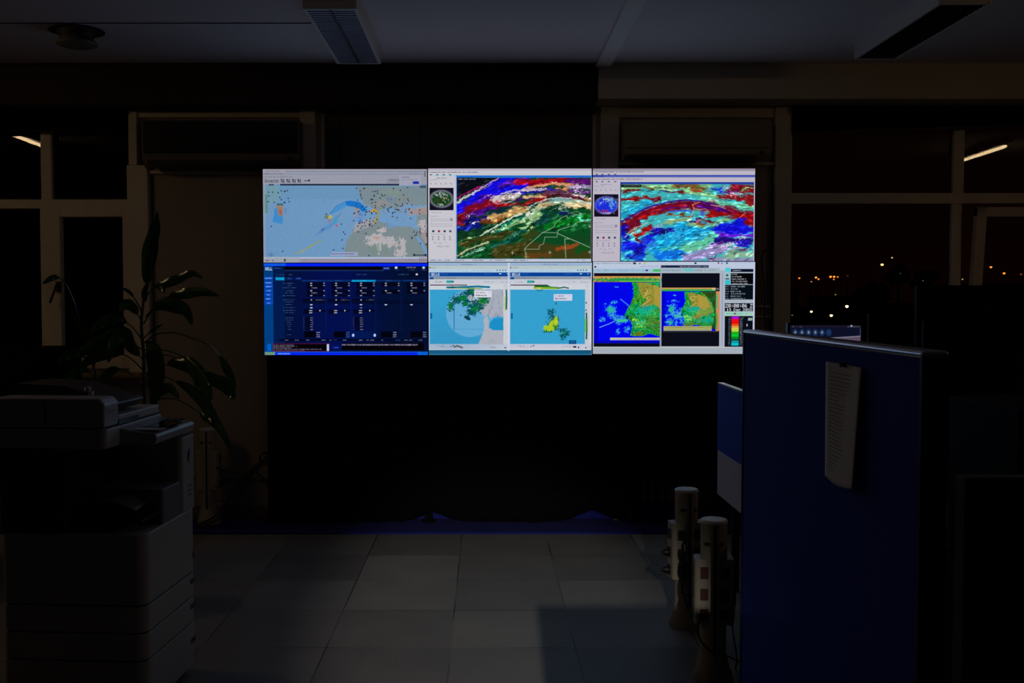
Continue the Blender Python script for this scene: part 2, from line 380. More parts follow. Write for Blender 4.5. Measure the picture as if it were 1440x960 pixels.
# ---------------------------------------------------------------- pictures the displays show
S = 2.0                          # display dots per photo pixel
FONT = {
'0':'01110 10001 10011 10101 11001 10001 01110','1':'00100 01100 00100 00100 00100 00100 01110','2':'01110 10001 00001 00110 01000 10000 11111',
'3':'01110 10001 00001 00110 00001 10001 01110','4':'00010 00110 01010 10010 11111 00010 00010','5':'11111 10000 11110 00001 00001 10001 01110',
'6':'00110 01000 10000 11110 10001 10001 01110','7':'11111 00001 00010 00100 01000 01000 01000','8':'01110 10001 10001 01110 10001 10001 01110',
'9':'01110 10001 10001 01111 00001 00010 01100',':':'00000 00100 00100 00000 00100 00100 00000','-':'00000 00000 00000 11111 00000 00000 00000',
'Z':'11111 00001 00010 00100 01000 10000 11111','D':'11100 10010 10001 10001 10001 10010 11100','e':'00000 00000 01110 10001 11111 10000 01111',
'c':'00000 00000 01111 10000 10000 10000 01111','S':'01111 10000 10000 01110 00001 00001 11110','k':'10000 10000 10010 10100 11000 10100 10010',
'y':'00000 00000 10001 10001 01111 00001 01110','v':'00000 00000 10001 10001 10001 01010 00100','t':'01000 01000 11110 01000 01000 01001 00110',
'o':'00000 00000 01110 10001 10001 10001 01110','r':'00000 00000 10110 11001 10000 10000 10000','B':'11110 10001 10001 11110 10001 10001 11110',
'E':'11111 10000 10000 11110 10000 10000 11111','L':'10000 10000 10000 10000 10000 10000 11111','A':'01110 10001 10001 11111 10001 10001 10001',
' ':'00000 00000 00000 00000 00000 00000 00000','W':'10001 10001 10001 10101 10101 11011 10001','I':'01110 00100 00100 00100 00100 00100 01110'}
def vnoise(h, w, cell_y, cell_x, rng):
    gy, gx = int(h/cell_y)+3, int(w/cell_x)+3
    g = rng.random((gy, gx)); yy = np.arange(h)/cell_y; xx = np.arange(w)/cell_x
    y0 = yy.astype(int); x0 = xx.astype(int); fy = (yy-y0)[:, None]; fx = (xx-x0)[None, :]
    fy = fy*fy*(3-2*fy); fx = fx*fx*(3-2*fx)
    a = g[np.ix_(y0, x0)]; b = g[np.ix_(y0, x0+1)]; c = g[np.ix_(y0+1, x0)]; d = g[np.ix_(y0+1, x0+1)]
    return (a*(1-fx)+b*fx)*(1-fy)+(c*(1-fx)+d*fx)*fy
def fbm(h, w, cell, rng, oct=4, ax=1.0):
    s = np.zeros((h, w)); amp = 1; tot = 0
    for k in range(oct):
        cy = max(1.0, cell/2**k); s += amp*vnoise(h, w, cy, max(1.0, cy*ax), rng); tot += amp; amp *= 0.6
    return s/tot-0.5
class Canvas:
    def __init__(s, x0, y0, x1, y1, col, seed=1):
        s.x0, s.y0, s.x1, s.y1 = x0, y0, x1, y1
        s.w = int(round((x1-x0)*S)); s.h = int(round((y1-y0)*S))
        s.a = np.zeros((s.h, s.w, 3)); s.a[:] = col; s.rng = np.random.default_rng(seed)
        s.X = x0+(np.arange(s.w)+0.5)*(x1-x0)/s.w; s.Y = y0+(np.arange(s.h)+0.5)*(y1-y0)/s.h
        s.GX, s.GY = np.meshgrid(s.X, s.Y)
    def mix(s, m, col, al=1.0):
        m = (m*al)[..., None]; s.a = s.a*(1-m)+np.array(col, float)*m
    def rect(s, x0, y0, x1, y1, col, al=1.0):
        k = S
        mx = np.clip((s.GX-x0)*k+0.5, 0, 1)*np.clip((x1-s.GX)*k+0.5, 0, 1)
        my = np.clip((s.GY-y0)*k+0.5, 0, 1)*np.clip((y1-s.GY)*k+0.5, 0, 1); s.mix(mx*my, col, al)
    def ell(s, cx, cy, rx, ry, col, al=1.0, rot=0.0, soft=0.25):
        c, n = math.cos(rot), math.sin(rot); dx, dy = s.GX-cx, s.GY-cy
        u = (dx*c+dy*n)/rx; v = (-dx*n+dy*c)/ry; r = np.sqrt(u*u+v*v)
        s.mix(np.clip((1+soft/2-r)/max(soft, 1e-3), 0, 1), col, al)
    def inside(s, pts):
        m = np.zeros(s.GX.shape, bool); n = len(pts)
        for i in range(n):
            (xa, ya), (xb, yb) = pts[i], pts[(i+1) % n]
            if ya == yb: continue
            c = ((ya > s.GY) != (yb > s.GY)) & (s.GX < (xb-xa)*(s.GY-ya)/(yb-ya)+xa); m ^= c
        return m
    def poly(s, pts, col, al=1.0, wob=0.0):
        if wob:
            gx, gy = s.GX.copy(), s.GY.copy()
            s.GX = gx+fbm(s.h, s.w, 10, s.rng)*wob*2; s.GY = gy+fbm(s.h, s.w, 10, s.rng)*wob*2
            m = s.inside(pts); s.GX, s.GY = gx, gy
        else: m = s.inside(pts)
        s.mix(m.astype(float), col, al); return m
    def line(s, pts, wd, col, al=1.0):
        best = np.full(s.GX.shape, 1e9)
        for (xa, ya), (xb, yb) in zip(pts[:-1], pts[1:]):
            dx, dy = xb-xa, yb-ya; L2 = dx*dx+dy*dy+1e-9
            t = np.clip(((s.GX-xa)*dx+(s.GY-ya)*dy)/L2, 0, 1)
            best = np.minimum(best, np.hypot(s.GX-xa-t*dx, s.GY-ya-t*dy))
        s.mix(np.clip((wd/2-best)*S+0.5, 0, 1), col, al)
    def text(s, x, y, h, body, col, wd=None, al=1.0, bold=0):
        wd = wd or h*0.72; q = 3
        for i, ch in enumerate(body):
            g = np.array([[int(c) for c in r] for r in FONT.get(ch, FONT[' ']).split()], float)
            if bold: g[:, 1:] = np.maximum(g[:, 1:], g[:, :-1]*bold)
            cw = wd*0.86; X0 = x+i*wd; acc = np.zeros(s.GX.shape)
            for a in range(q):
                for b in range(q):
                    u = (s.GX+((a+.5)/q-.5)/S-X0)/cw*5; v = (s.GY+((b+.5)/q-.5)/S-y)/h*7
                    ok = (u >= 0) & (u < 5) & (v >= 0) & (v < 7)
                    acc += np.where(ok, g[np.clip(v.astype(int), 0, 6), np.clip(u.astype(int), 0, 4)], 0)
            s.mix(acc/q/q, col, al)
    def scrib(s, x0, y0, x1, h, col, al=0.7, gap=0.18):
        """a line of text far too small to read"""
        x = x0
        while x < x1:
            ww = s.rng.uniform(0.5, 1.0)*0.9
            if s.rng.random() > gap:
                yy = y0+s.rng.uniform(0, h*0.25); s.rect(x, yy, x+ww*0.72, y0+h*s.rng.uniform(0.75, 1.0), col, al*s.rng.uniform(0.55, 1))
            x += ww
    def specks(s, cx, cy, rx, ry, col, dens=0.5, cell=3.0, rot=0.0, al=1.0):
        n = fbm(s.h, s.w, cell, s.rng, 3); c, q = math.cos(rot), math.sin(rot); dx, dy = s.GX-cx, s.GY-cy
        r = np.sqrt(((dx*c+dy*q)/rx)**2+((-dx*q+dy*c)/ry)**2)
        v = n+(dens-0.5)*0.5-np.clip(r-0.35, 0, 5)*0.45
        s.mix(np.clip(v*14, 0, 1), col, al)
    def dots(s, lst, r, col, al=0.9):
        for x, y in lst: s.ell(x, y, r, r, col, al, 0, 0.5)
    def bands(s, box, lst):
        x0, y0, x1, y1 = box; inb = ((s.GX >= x0) & (s.GX < x1) & (s.GY >= y0) & (s.GY < y1)).astype(float)
        for pts, wd, col in lst:
            best = np.full(s.GX.shape, 1e9)
            for (xa, ya), (xb, yb) in zip(pts[:-1], pts[1:]):
                dx, dy = xb-xa, yb-ya; t = np.clip(((s.GX-xa)*dx+(s.GY-ya)*dy)/(dx*dx+dy*dy+1e-9), 0, 1)
                best = np.minimum(best, np.hypot(s.GX-xa-t*dx, s.GY-ya-t*dy))
            s.mix(np.clip((wd/2-best)/(0.28*wd)+0.5, 0, 1)*inb, col, 0.95)
    def warp(s, box, amp, cell=9, ax=2.0):
        """stir the picture inside the box by a noise field"""
        dx = fbm(s.h, s.w, cell, s.rng, 5, ax)*amp*2*S; dy = fbm(s.h, s.w, cell, s.rng, 5, ax)*amp*S
        jj, ii = np.meshgrid(np.arange(s.w), np.arange(s.h)); x0, y0, x1, y1 = box
        a0, a1 = int((x0-s.x0)*S)+1, int((x1-s.x0)*S)-1; b0, b1 = int((y0-s.y0)*S)+1, int((y1-s.y0)*S)-1
        src = s.a[np.clip((ii+dy).astype(int), b0, b1), np.clip((jj+dx).astype(int), a0, a1)]
        inb = (s.GX >= x0) & (s.GX < x1) & (s.GY >= y0) & (s.GY < y1); s.a[inb] = src[inb]
    def wisps(s, box, n, slope, ln=(3, 10), amp=60, curve=None):
        """short tapered cloud streaks lightening or darkening what is under them"""
        x0, y0, x1, y1 = box; inb = (s.GX >= x0) & (s.GX < x1) & (s.GY >= y0) & (s.GY < y1); add = np.zeros(s.GX.shape)
        for _ in range(n):
            cx, cy = s.rng.uniform(x0, x1), s.rng.uniform(y0, y1); L_ = s.rng.uniform(*ln)
            k = slope(cx, cy)+s.rng.normal(0, 0.12); d = math.hypot(1, k); ux, uy = 1/d, k/d
            i0, i1 = [int((v-s.y0)*S) for v in (cy-L_, cy+L_)]; j0, j1 = [int((v-s.x0)*S) for v in (cx-L_, cx+L_)]
            i0, j0 = max(0, i0), max(0, j0); i1, j1 = min(s.h, i1), min(s.w, j1)
            if i1 <= i0 or j1 <= j0: continue
            X, Y = s.GX[i0:i1, j0:j1]-cx, s.GY[i0:i1, j0:j1]-cy; u = X*ux+Y*uy; v = -X*uy+Y*ux
            wd = s.rng.uniform(0.45, 1.1); g = np.clip(1-(u/(L_*0.6))**2, 0, 1)*np.exp(-(v/wd)**2)
            add[i0:i1, j0:j1] += g*s.rng.choice((-1.0, 1.0, 1.2, -0.8))
        f = 1+np.clip(add, -1.6, 1.6)[..., None]*0.34; a = s.a*f+np.clip(add, 0, 1.5)[..., None]*amp*0.35
        s.a[inb] = np.clip(a, 0, 255)[inb]
    def noise(s, amt, cell=3):
        s.a = s.a*(1+fbm(s.h, s.w, cell, s.rng, 3)[..., None]*amt)

# --- display 1: aviation map
def picture_map():
    c = Canvas(368.5, 238, 600.6, 369, (108, 150, 190), 11)
    c.a += (c.GX[..., None]-480)*0.02
    c.rect(368, 259.5, 600.6, 280, (96, 138, 170), 0.35)
    land = (122, 136, 138); sand = (150, 140, 140)
    c.poly([(500, 262), (601, 262), (601, 290), (585, 290), (573, 283), (560, 290), (566, 300), (555, 296), (545, 290), (532, 296), (522, 292), (510, 285), (505, 275)], land, 0.85, 3)
    c.poly([(497, 292), (506, 292), (505, 306), (497, 304)], (150, 145, 150), 0.7, 2)
    c.poly([(483, 362), (486, 340), (497, 320), (505, 312), (525, 305), (535, 312), (556, 318), (580, 320), (601, 330), (601, 362)], land, 0.95, 3)
    c.poly([(586, 300), (601, 290), (601, 362), (598, 345), (590, 325), (585, 312)], land, 0.9, 2)
    c.poly([(573, 294), (601, 291), (601, 301), (574, 303)], (165, 140, 135), 0.8, 2)
    c.poly([(500, 314), (525, 305), (528, 314), (505, 324), (495, 326)], (160, 158, 165), 0.8, 3)
    c.poly([(588, 312), (598, 310), (601, 345), (594, 335)], (168, 145, 145), 0.7, 2)
    c.line([(587, 334), (593, 342), (599, 356)], 3.5, (108, 152, 200))
    for e in [(528, 335, 10, 4.5), (532, 345, 2.2, 7), (520, 343, 4, 2.5), (540, 339, 4, 3), (549, 341, 4, 5), (556, 343, 3, 3.5), (565, 340, 3, 5), (567, 348, 2.5, 6), (563, 356, 6, 4), (537, 323, 5, 2), (594, 317, 4, 6)]:
        c.specks(e[0], e[1], e[2]*1.2, e[3]*1.2, (176, 172, 176), 1.3, 5)
    c.specks(529, 334, 6, 2, (175, 150, 145), 1.0, 4); c.specks(555, 344, 5, 2, (175, 150, 145), 1.0, 4)
    c.specks(545, 275, 28, 12, (135, 150, 120), 0.6, 6, al=0.5); c.specks(572, 285, 14, 12, (150, 125, 120), 0.6, 5, al=0.6)
    c.specks(535, 286, 22, 9, (168, 140, 130), 0.55, 4, al=0.6); c.specks(530, 350, 40, 12, (112, 135, 125), 0.5, 12, al=0.5)
    c.specks(548, 280, 18, 6, (88, 100, 165), 0.45, 3, al=0.7); c.ell(549, 318, 8, 3, (110, 145, 195), 0.7)
    c.poly([(369, 261), (392, 261), (395, 275), (385, 285), (376, 290), (376, 300), (369, 302)], (120, 155, 150), 0.5, 2)
    c.rect(370.5, 273, 375, 300, (75, 130, 125), 0.7)
    c.poly([(384, 293), (391, 292), (397, 300), (396, 315), (381, 312), (384, 302)], (60, 135, 200), 0.95)
    c.poly([(387, 289), (397, 290), (396, 304), (391, 303)], (165, 118, 84), 0.85); c.rect(388, 286, 397, 289, (60, 100, 100), 0.9)
    c.ell(393, 298, 1.8, 3.6, (165, 78, 72), 0.7); c.specks(400, 296, 5, 8, (90, 110, 160), 0.4, 2)
    c.poly([(485, 283), (492, 282), (505, 284), (512, 290), (516, 296), (509, 298), (503, 292), (486, 289)], (20, 110, 195), 0.95)
    c.poly([(463, 300), (472, 290), (485, 284), (486, 290), (476, 296), (464, 302)], (60, 140, 205), 0.8)
    c.line([(463, 300), (472, 290), (486, 283)], 0.6, (40, 90, 150)); c.line([(442, 331), (455, 321), (470, 313), (478, 300)], 0.7, (60, 100, 170))
    c.poly([(442, 331), (450, 322), (466, 312), (472, 304), (473, 312), (462, 322)], (85, 140, 195), 0.8); c.specks(452, 324, 9, 4, (70, 80, 160), 0.5, 2.5, -0.7)
    c.specks(505, 302, 6, 8, (50, 110, 200), 0.6, 2.5); c.ell(506, 311, 3, 3, (60, 100, 200), 0.6)
    c.line([(521, 298), (526, 294), (532, 298), (530, 308), (526, 313)], 2.8, (165, 140, 66), 0.85); c.ell(525, 296.5, 4.5, 1.9, (200, 148, 70), 0.9); c.specks(522, 308, 6, 3, (150, 150, 80), 0.7, 3)
    c.ell(521, 307, 5, 3, (105, 155, 200), 0.6)
    c.ell(459, 305, 4, 2.5, (100, 125, 90), 0.9); c.ell(463.5, 305, 3, 2.5, (190, 175, 90), 0.9, -0.5); c.ell(463, 310, 4, 1.4, (170, 100, 120), 0.8, -0.9)
    c.ell(471, 309, 3, 6, (70, 150, 190), 0.9, 0.4); c.ell(472, 317, 1.5, 1.5, (200, 70, 70)); c.specks(478, 305, 3, 6, (180, 150, 90), 0.4, 2)
    c.line([(414, 356), (424, 352), (430, 349), (438, 345)], 2.0, (150, 155, 110), 0.75); c.line([(432, 347.5), (440, 343), (450, 338)], 1.8, (150, 155, 90), 0.75); c.specks(425, 353, 14, 4, (150, 160, 130), 0.4, 2.5, -0.4, 0.8)
    rng = random.Random(5); D = []
    D += [(376+rng.uniform(0, 30), 266+rng.uniform(0, 20)) for _ in range(16)] + [(rng.uniform(500, 575), rng.uniform(263, 300)) for _ in range(62)]
    D += [(rng.uniform(496, 532), rng.uniform(296, 322)) for _ in range(26)] + [(rng.uniform(545, 600), rng.uniform(286, 308)) for _ in range(16)]
    D += [(rng.uniform(576, 600), rng.uniform(318, 345)) for _ in range(16)] + [(479, 315), (482, 326), (480, 337), (481, 349), (484, 329), (395.6, 353), (380, 318), (458, 301), (464, 355), (468, 351), (518, 359), (503, 326), (514, 328)]
    c.dots(D, 1.0, (38, 52, 78), 0.95); c.dots([(rng.uniform(498, 590), rng.uniform(285, 325)) for _ in range(18)], 0.8, (175, 70, 60), 0.7)
    c.specks(380, 357, 12, 5, (70, 90, 150), 0.4, 2); c.specks(455, 283, 5, 4, (90, 110, 165), 0.4, 2)
    # browser bars
    c.rect(368, 237, 601, 259.3, (150, 152, 168)); c.rect(368, 237, 601, 240, (162, 155, 165)); c.rect(400, 240.4, 601, 242.2, (120, 130, 150), 0.7); c.rect(400, 244.6, 601, 246, (120, 130, 145), 0.5)
    c.rect(368, 237, 372, 368, (165, 155, 170), 0.5)
    c.scrib(371, 240.3, 393, 1.3, (70, 72, 90)); c.scrib(370, 244, 398, 1.7, (60, 62, 80), 0.8, 0.3); c.scrib(370, 248.3, 410, 1.3, (70, 72, 90), 0.7)
    c.text(370.8, 251.8, 5.2, 'Skyvector', (40, 42, 60), 2.3, 0.95)
    for i, x in enumerate((394, 402, 410, 417.5)):
        c.rect(x, 252, x+5, 257, (50, 54, 72), 0.5); c.line([(x+0.6, 252.4), (x+2.2, 255), (x+4.6, 256.6)], 1.1, (30, 34, 52), 0.8); c.line([(x+1+i*0.8, 256.8), (x+3, 253)], 0.8, (165, 168, 182), 0.7)
    c.line([(427, 254.6), (434, 254)], 1.2, (40, 45, 60), 0.8); c.ell(434, 254, 1.3, 1.5, (40, 45, 60))
    c.rect(393, 258.8, 562, 261, (18, 30, 52)); c.rect(377, 259, 384, 261, (40, 40, 60), 0.8)
    c.rect(561, 246, 592, 261, (158, 160, 178)); c.rect(543, 251, 561, 258.5, (140, 142, 156)); c.scrib(547, 252.5, 560, 2, (60, 62, 80)); c.scrib(564, 248.6, 576, 1.6, (60, 62, 80)); c.scrib(564, 252, 586, 1.2, (80, 80, 100))
    c.rect(580.4, 255.2, 589, 259, (22, 50, 160)); c.scrib(575, 243.6, 590, 2, (70, 70, 90), 0.6, 0.5); c.rect(597, 241, 598, 249, (50, 40, 60), 0.8); c.rect(590, 261, 599, 264.5, (60, 66, 100), 0.8)
    # status and task bars
    c.rect(463, 354, 502, 359.5, (160, 165, 205), 0.75); c.rect(464, 356.3, 497, 357, (40, 45, 80), 0.8)
    c.rect(368, 361, 601, 363.4, (170, 182, 205)); c.rect(368, 363.4, 601, 369, (148, 140, 158)); c.rect(368, 361, 420, 369, (160, 170, 178), 0.6)
    c.scrib(373, 362.2, 420, 1, (100, 110, 120), 0.5); c.rect(397.6, 363.6, 400, 367.4, (40, 70, 55)); c.rect(372, 365.2, 376, 366.6, (110, 80, 100)); c.ell(381.5, 365.8, 1.3, 1.2, (80, 120, 170))
    c.rect(582, 357.8, 599, 358.9, (20, 30, 50)); c.ell(582, 358.2, 1.6, 1.6, (15, 45, 50)); c.ell(598, 358.2, 1.6, 1.6, (20, 30, 90))
    for x in (589, 592, 595, 598): c.rect(x, 361.5, x+1.1, 363, (130, 50, 60)); c.rect(x, 364.6, x+1.1, 366.2, (110, 50, 80))
    c.scrib(570, 364.6, 585, 1.4, (90, 80, 110), 0.6)
    c.noise(0.07, 3); return c

def sidebar(c, x0, y0, globe):
    """tool column of the satellite viewer; x0,y0 its upper left corner"""
    ink = (62, 60, 74)
    for i, (a, b) in enumerate(((2, 6), (9, 15), (18, 25), (29, 36))): pass
    c.scrib(x0+11, y0+12.3, x0+26, 1.4, ink, 0.8); c.scrib(x0+2, y0+15, x0+15, 1.1, ink, 0.5)
    for k in range(5): c.line([(x0+3+k*7, y0+20), (x0+4.5+k*7, y0+21.6)], 0.7, (80, 90, 120), 0.7)
    gy = y0+26.5; c.rect(x0+1.6, gy, x0+35.6, gy+31.5, (18, 12, 34))
    cx, cy = x0+18.6, gy+15.5
    c.ell(cx, cy, 16.2, 12.2, (170, 165, 185)); 
    if globe == 'green':
        c.ell(cx, cy, 14.6, 10.8, (20, 62, 30)); c.specks(cx-1, cy-6, 13, 5, (150, 160, 165), 0.7, 4); c.specks(cx+6, cy+2, 8, 7, (165, 160, 120), 0.5, 3); c.specks(cx-5, cy+2, 7, 5, (70, 60, 25), 0.5, 4); c.specks(cx, cy+8, 12, 3, (180, 175, 180), 0.5, 3)
    else:
        c.ell(cx, cy, 15.4, 11.6, (25, 45, 215)); c.specks(cx+8, cy-2, 8, 9, (90, 150, 215), 0.7, 4); c.specks(cx, cy-8, 14, 3.5, (150, 180, 190), 0.7, 3); c.specks(cx-3, cy+8, 12, 3, (150, 40, 90), 0.6, 3); c.specks(cx-8, cy-2, 7, 4, (120, 150, 235), 0.5, 3); c.specks(cx, cy+11, 13, 2, (190, 170, 190), 0.5, 3)
    y = gy+34
    c.scrib(x0+4, y, x0+18, 1.2, ink, 0.55); c.scrib(x0+2, y+5.2, x0+14, 1.2, ink, 0.55)
    for yy in (y+9.5, y+12, y+16.5, y+19.5): c.rect(x0+4, yy, x0+34, yy+0.5, (120, 118, 130), 0.7)
    c.rect(x0+4, y+8, x0+4.5, y+21, (120, 118, 130), 0.5); c.rect(x0+31, y+8.6, x0+34, y+12, ink, 0.4)
    for k, col in enumerate(((25, 50, 80), (150, 20, 60), (25, 60, 80), (60, 75, 90))):
        c.rect(x0+5.4+k*8, y+25.4, x0+8.4+k*8, y+28.2, col)
    c.scrib(x0+4, y+30.6, x0+24, 1.0, ink, 0.5)
    for r_ in range(2):
        for k in range(4):
            c.rect(x0+5.5+k*8, y+34+r_*3.4, x0+7.2+k*8, y+35.8+r_*3.4, (30, 100, 150) if (r_ == 0 and k == 1) else (110, 90, 110), 0.75)
    for k in range(3): c.scrib(x0+8+k*7, y+42+(k % 2), x0+12+k*7, 1.4, ink, 0.5)
    c.scrib(x0+12, y+47, x0+30, 2.2, (120, 115, 125), 0.7)

def picture_airmass():
    c = Canvas(601.6, 237, 831.6, 368, (198, 196, 205), 22)
    c.rect(601, 237, 832, 240, (180, 172, 190)); c.rect(610, 246.5, 832, 247.6, (150, 200, 215))
    c.scrib(603, 241.5, 672, 1.7, (50, 50, 62), 0.85, 0.15)
    for x in (604, 613, 622, 631): c.rect(x, 245, x+3.4, 246.6, (50, 60, 70), 0.7)
    sidebar(c, 602, 237.5, 'green')
    c.rect(641, 246.8, 831, 249.8, (20, 105, 205)); c.rect(641, 246, 642.6, 364, (70, 140, 215))
    box = (642.2, 249.8, 830.5, 363.6); c.rect(*box, (14, 58, 36))
    c.poly([(742, 300), (831, 290), (831, 364), (642, 364), (642, 340)], (10, 70, 32))
    c.poly([(642, 250), (703, 250), (690, 256), (672, 264), (655, 272), (642, 281)], (10, 12, 22))
    c.poly([(703, 250), (740, 250), (742, 262), (720, 270), (690, 280), (666, 290), (642, 298), (642, 288), (672, 268)], (16, 10, 215))
    c.bands(box, [
     ([(644, 308), (655, 299), (668, 291), (682, 285), (700, 287)], 15, (122, 6, 30)), ([(700, 287), (716, 288.5), (735, 286), (752, 280.5), (768, 276)], 7, (152, 12, 15)),
     ([(700, 261), (714, 256.5), (735, 253)], 5, (88, 22, 160)), ([(668, 284), (684, 277), (696, 272)], 6, (70, 12, 150)), ([(690, 271), (710, 266.5), (730, 262), (744, 262)], 5, (18, 10, 228)),
     ([(728, 254.5), (750, 256), (772, 255), (796, 252)], 8, (168, 5, 22)), ([(740, 258.6), (760, 258), (785, 255)], 2.5, (120, 5, 30)), ([(798, 253), (815, 255), (831, 256)], 9, (92, 14, 112)),
     ([(738, 264), (755, 261), (780, 258.5), (800, 259), (812, 261)], 3.6, (212, 142, 100)), ([(800, 262), (815, 262.5), (831, 263.5)], 4.5, (182, 158, 205)),
     ([(733, 270), (752, 268.4), (772, 266), (786, 268)], 4.4, (26, 16, 150)), ([(712, 273), (728, 267.6), (745, 266), (762, 267)], 2.6, (192, 172, 192)),
     ([(764, 270), (790, 270.5), (812, 277), (831, 282)], 6, (100, 52, 78)), ([(782, 264), (797, 266), (803, 270)], 2.6, (196, 132, 84)), ([(802, 268), (818, 270), (831, 269)], 4, (96, 40, 120)),
     ([(766, 276), (785, 274.6), (805, 277), (831, 280.5)], 4.4, (78, 18, 28)), ([(808, 273), (818, 276), (830, 278)], 2.6, (214, 186, 190)), ([(826, 276), (829, 282)], 3.4, (176, 132, 50)),
     ([(692, 280), (704, 278), (718, 276.5), (728, 271.5)], 6.4, (204, 190, 190)), ([(722, 281), (735, 278), (752, 276)], 3, (62, 10, 96)), ([(735, 276), (762, 275.2)], 3.2, (226, 176, 132)),
     ([(660, 304), (672, 298), (690, 291.5)], 8, (62, 10, 124)), ([(652, 312), (678, 307), (700, 297), (716, 292)], 7, (15, 14, 102)), ([(644, 322), (655, 318.5), (672, 314)], 9, (10, 20, 124)),
     ([(688, 301), (715, 292), (735, 289), (747, 285)], 6, (8, 46, 50)), ([(690, 306), (705, 303.5), (720, 297), (736, 292)], 9, (204, 160, 98)), ([(676, 309), (695, 312), (707, 308)], 5, (106, 50, 16)), ([(702, 307), (710, 303)], 3, (150, 80, 25)),
     ([(644, 334), (665, 328), (692, 322)], 12, (14, 56, 30)), ([(648, 343), (675, 336), (700, 331), (722, 326)], 7, (58, 56, 20)), ([(700, 323), (720, 313), (735, 303), (746, 296)], 6, (10, 112, 92)), ([(708, 320), (724, 312), (736, 306)], 4, (120, 170, 110)),
     ([(690, 346), (706, 339), (722, 332), (736, 324)], 5, (8, 78, 72)), ([(662, 358), (690, 352), (712, 350)], 10, (10, 74, 32)),
     ([(742, 303), (754, 291), (770, 284.5), (790, 282), (810, 284.5), (831, 289)], 7, (176, 196, 160)), ([(758, 289), (776, 286)], 3.6, (216, 186, 140)), ([(800, 289), (831, 290.5)], 4.4, (222, 190, 140)), ([(775, 281.6), (802, 281)], 3, (120, 160, 165)),
     ([(736, 320), (744, 309), (756, 300)], 8, (150, 188, 132)), ([(762, 297), (785, 296), (800, 297)], 8, (8, 60, 42)), ([(788, 298), (798, 299)], 3, (14, 22, 90)), ([(752, 312), (770, 306)], 10, (8, 56, 52)),
     ([(772, 317), (800, 309), (826, 305)], 12, (6, 108, 30)), ([(815, 306), (827, 309)], 4, (112, 232, 190)), ([(790, 322), (826, 318)], 8, (10, 82, 34)),
     ([(700, 354), (740, 347), (780, 352), (831, 361)], 20, (62, 58, 20)), ([(738, 333), (752, 328)], 8, (50, 62, 22)), ([(740, 358.5), (772, 358)], 8, (94, 60, 20)), ([(784, 350), (800, 345.5), (811, 341.5)], 4.6, (152, 70, 26)), ([(812, 352), (826, 341)], 9, (20, 76, 26)), ([(806, 333), (829, 336)], 8, (18, 66, 30))])
    c.warp(box, 9, 12, 2.5); c.warp(box, 5, 5, 2.5)
    c.specks(668, 312, 14, 2, (225, 225, 235), 0.42, 2.2, -0.15); c.specks(700, 322, 20, 3, (160, 200, 150), 0.45, 2.5, -0.45); c.specks(722, 330, 22, 4, (120, 175, 120), 0.4, 2.5, -0.45); c.specks(660, 334, 18, 2.5, (150, 190, 120), 0.42, 2.4, -0.2)
    c.specks(675, 350, 16, 3, (150, 225, 190), 0.5, 2.2, -0.35); c.specks(786, 292, 10, 5, (190, 215, 180), 0.45, 2.4); c.specks(812, 301, 16, 3, (130, 210, 180), 0.42, 2.4, -0.2)
    c.wisps((642.2, 249.8, 830.5, 325), 700, lambda x, y: -0.55+0.75*(x-642)/190 if y < 300 else -0.45, amp=60); c.wisps((642.2, 318, 745, 363.6), 220, lambda x, y: -0.42, amp=50)
    # cloud spirals and edges
    Wt, Tn = (235, 220, 222), (226, 186, 140)
    c.line([(642.5, 279), (652, 272.5), (664, 266.5), (674, 262.5)], 1.3, (205, 15, 130), 0.9)
    c.line([(643, 284), (650, 279), (661, 273.5), (672, 267)], 3.0, (222, 212, 222), 0.85)
    c.line([(672, 266), (681, 261), (693, 254), (701, 250.5)], 1.4, (230, 170, 240), 0.9); c.line([(668, 268), (682, 263.5), (692, 258)], 0.8, (225, 150, 235), 0.7)
    c.line([(644, 291), (656, 282), (672, 273), (690, 264), (705, 256)], 4.5, (15, 8, 230), 0.55)
    for k, (rx, ry, al) in enumerate(((6, 5, .8), (4, 3.4, .7), (2, 1.7, .8))):
        c.line([(695+rx*math.cos(a), 279.5+ry*math.sin(a)) for a in np.linspace(1.2, 6.0, 16)], 0.9, Wt, al)
    for k, (rx, ry) in enumerate(((8, 4.5), (5, 2.8), (2.5, 1.2))):
        c.line([(711+rx*math.cos(a), 277.5+ry*math.sin(a)) for a in np.linspace(-2.8, 2.6, 18)], 0.8, ((120, 70, 70), Wt, (90, 60, 40))[k], 0.8)
    c.line([(697, 285.5), (705, 285.5), (716, 284), (722, 281)], 0.8, (230, 200, 235), 0.8)
    c.line([(682, 278), (685, 274.5), (690, 273)], 1.1, (220, 180, 250), 0.8)
    c.line([(704, 272), (722, 268), (735, 266.5), (752, 267.5)], 2.4, (214, 200, 205), 0.75)
    c.line([(735, 276), (748, 274.6), (760, 275), (765, 277)], 1.6, Tn, 0.9)
    c.line([(734, 265), (752, 261), (776, 258.5), (800, 259)], 1.6, (224, 160, 120), 0.7)
    c.line([(768, 270), (785, 272), (800, 278), (815, 281)], 1.4, (90, 40, 90), 0.6)
    c.line([(740, 294), (752, 286), (768, 279.5), (785, 277.2), (805, 279), (830, 286)], 1.3, (215, 220, 222), 0.85)
    c.line([(746, 296), (760, 287), (775, 284)], 1.4, Tn, 0.7); c.line([(790, 288), (812, 285), (830, 288)], 2.4, Tn, 0.75)
    c.line([(675, 331), (692, 320.5), (708, 311.5), (722, 303.5), (733, 300)], 2.2, (228, 238, 220), 0.85)
    c.line([(643, 359), (655, 351.5), (670, 345), (685, 340)], 2.2, (222, 200, 160), 0.8); c.line([(648, 361), (664, 354), (682, 349)], 1.2, (150, 225, 190), 0.7)
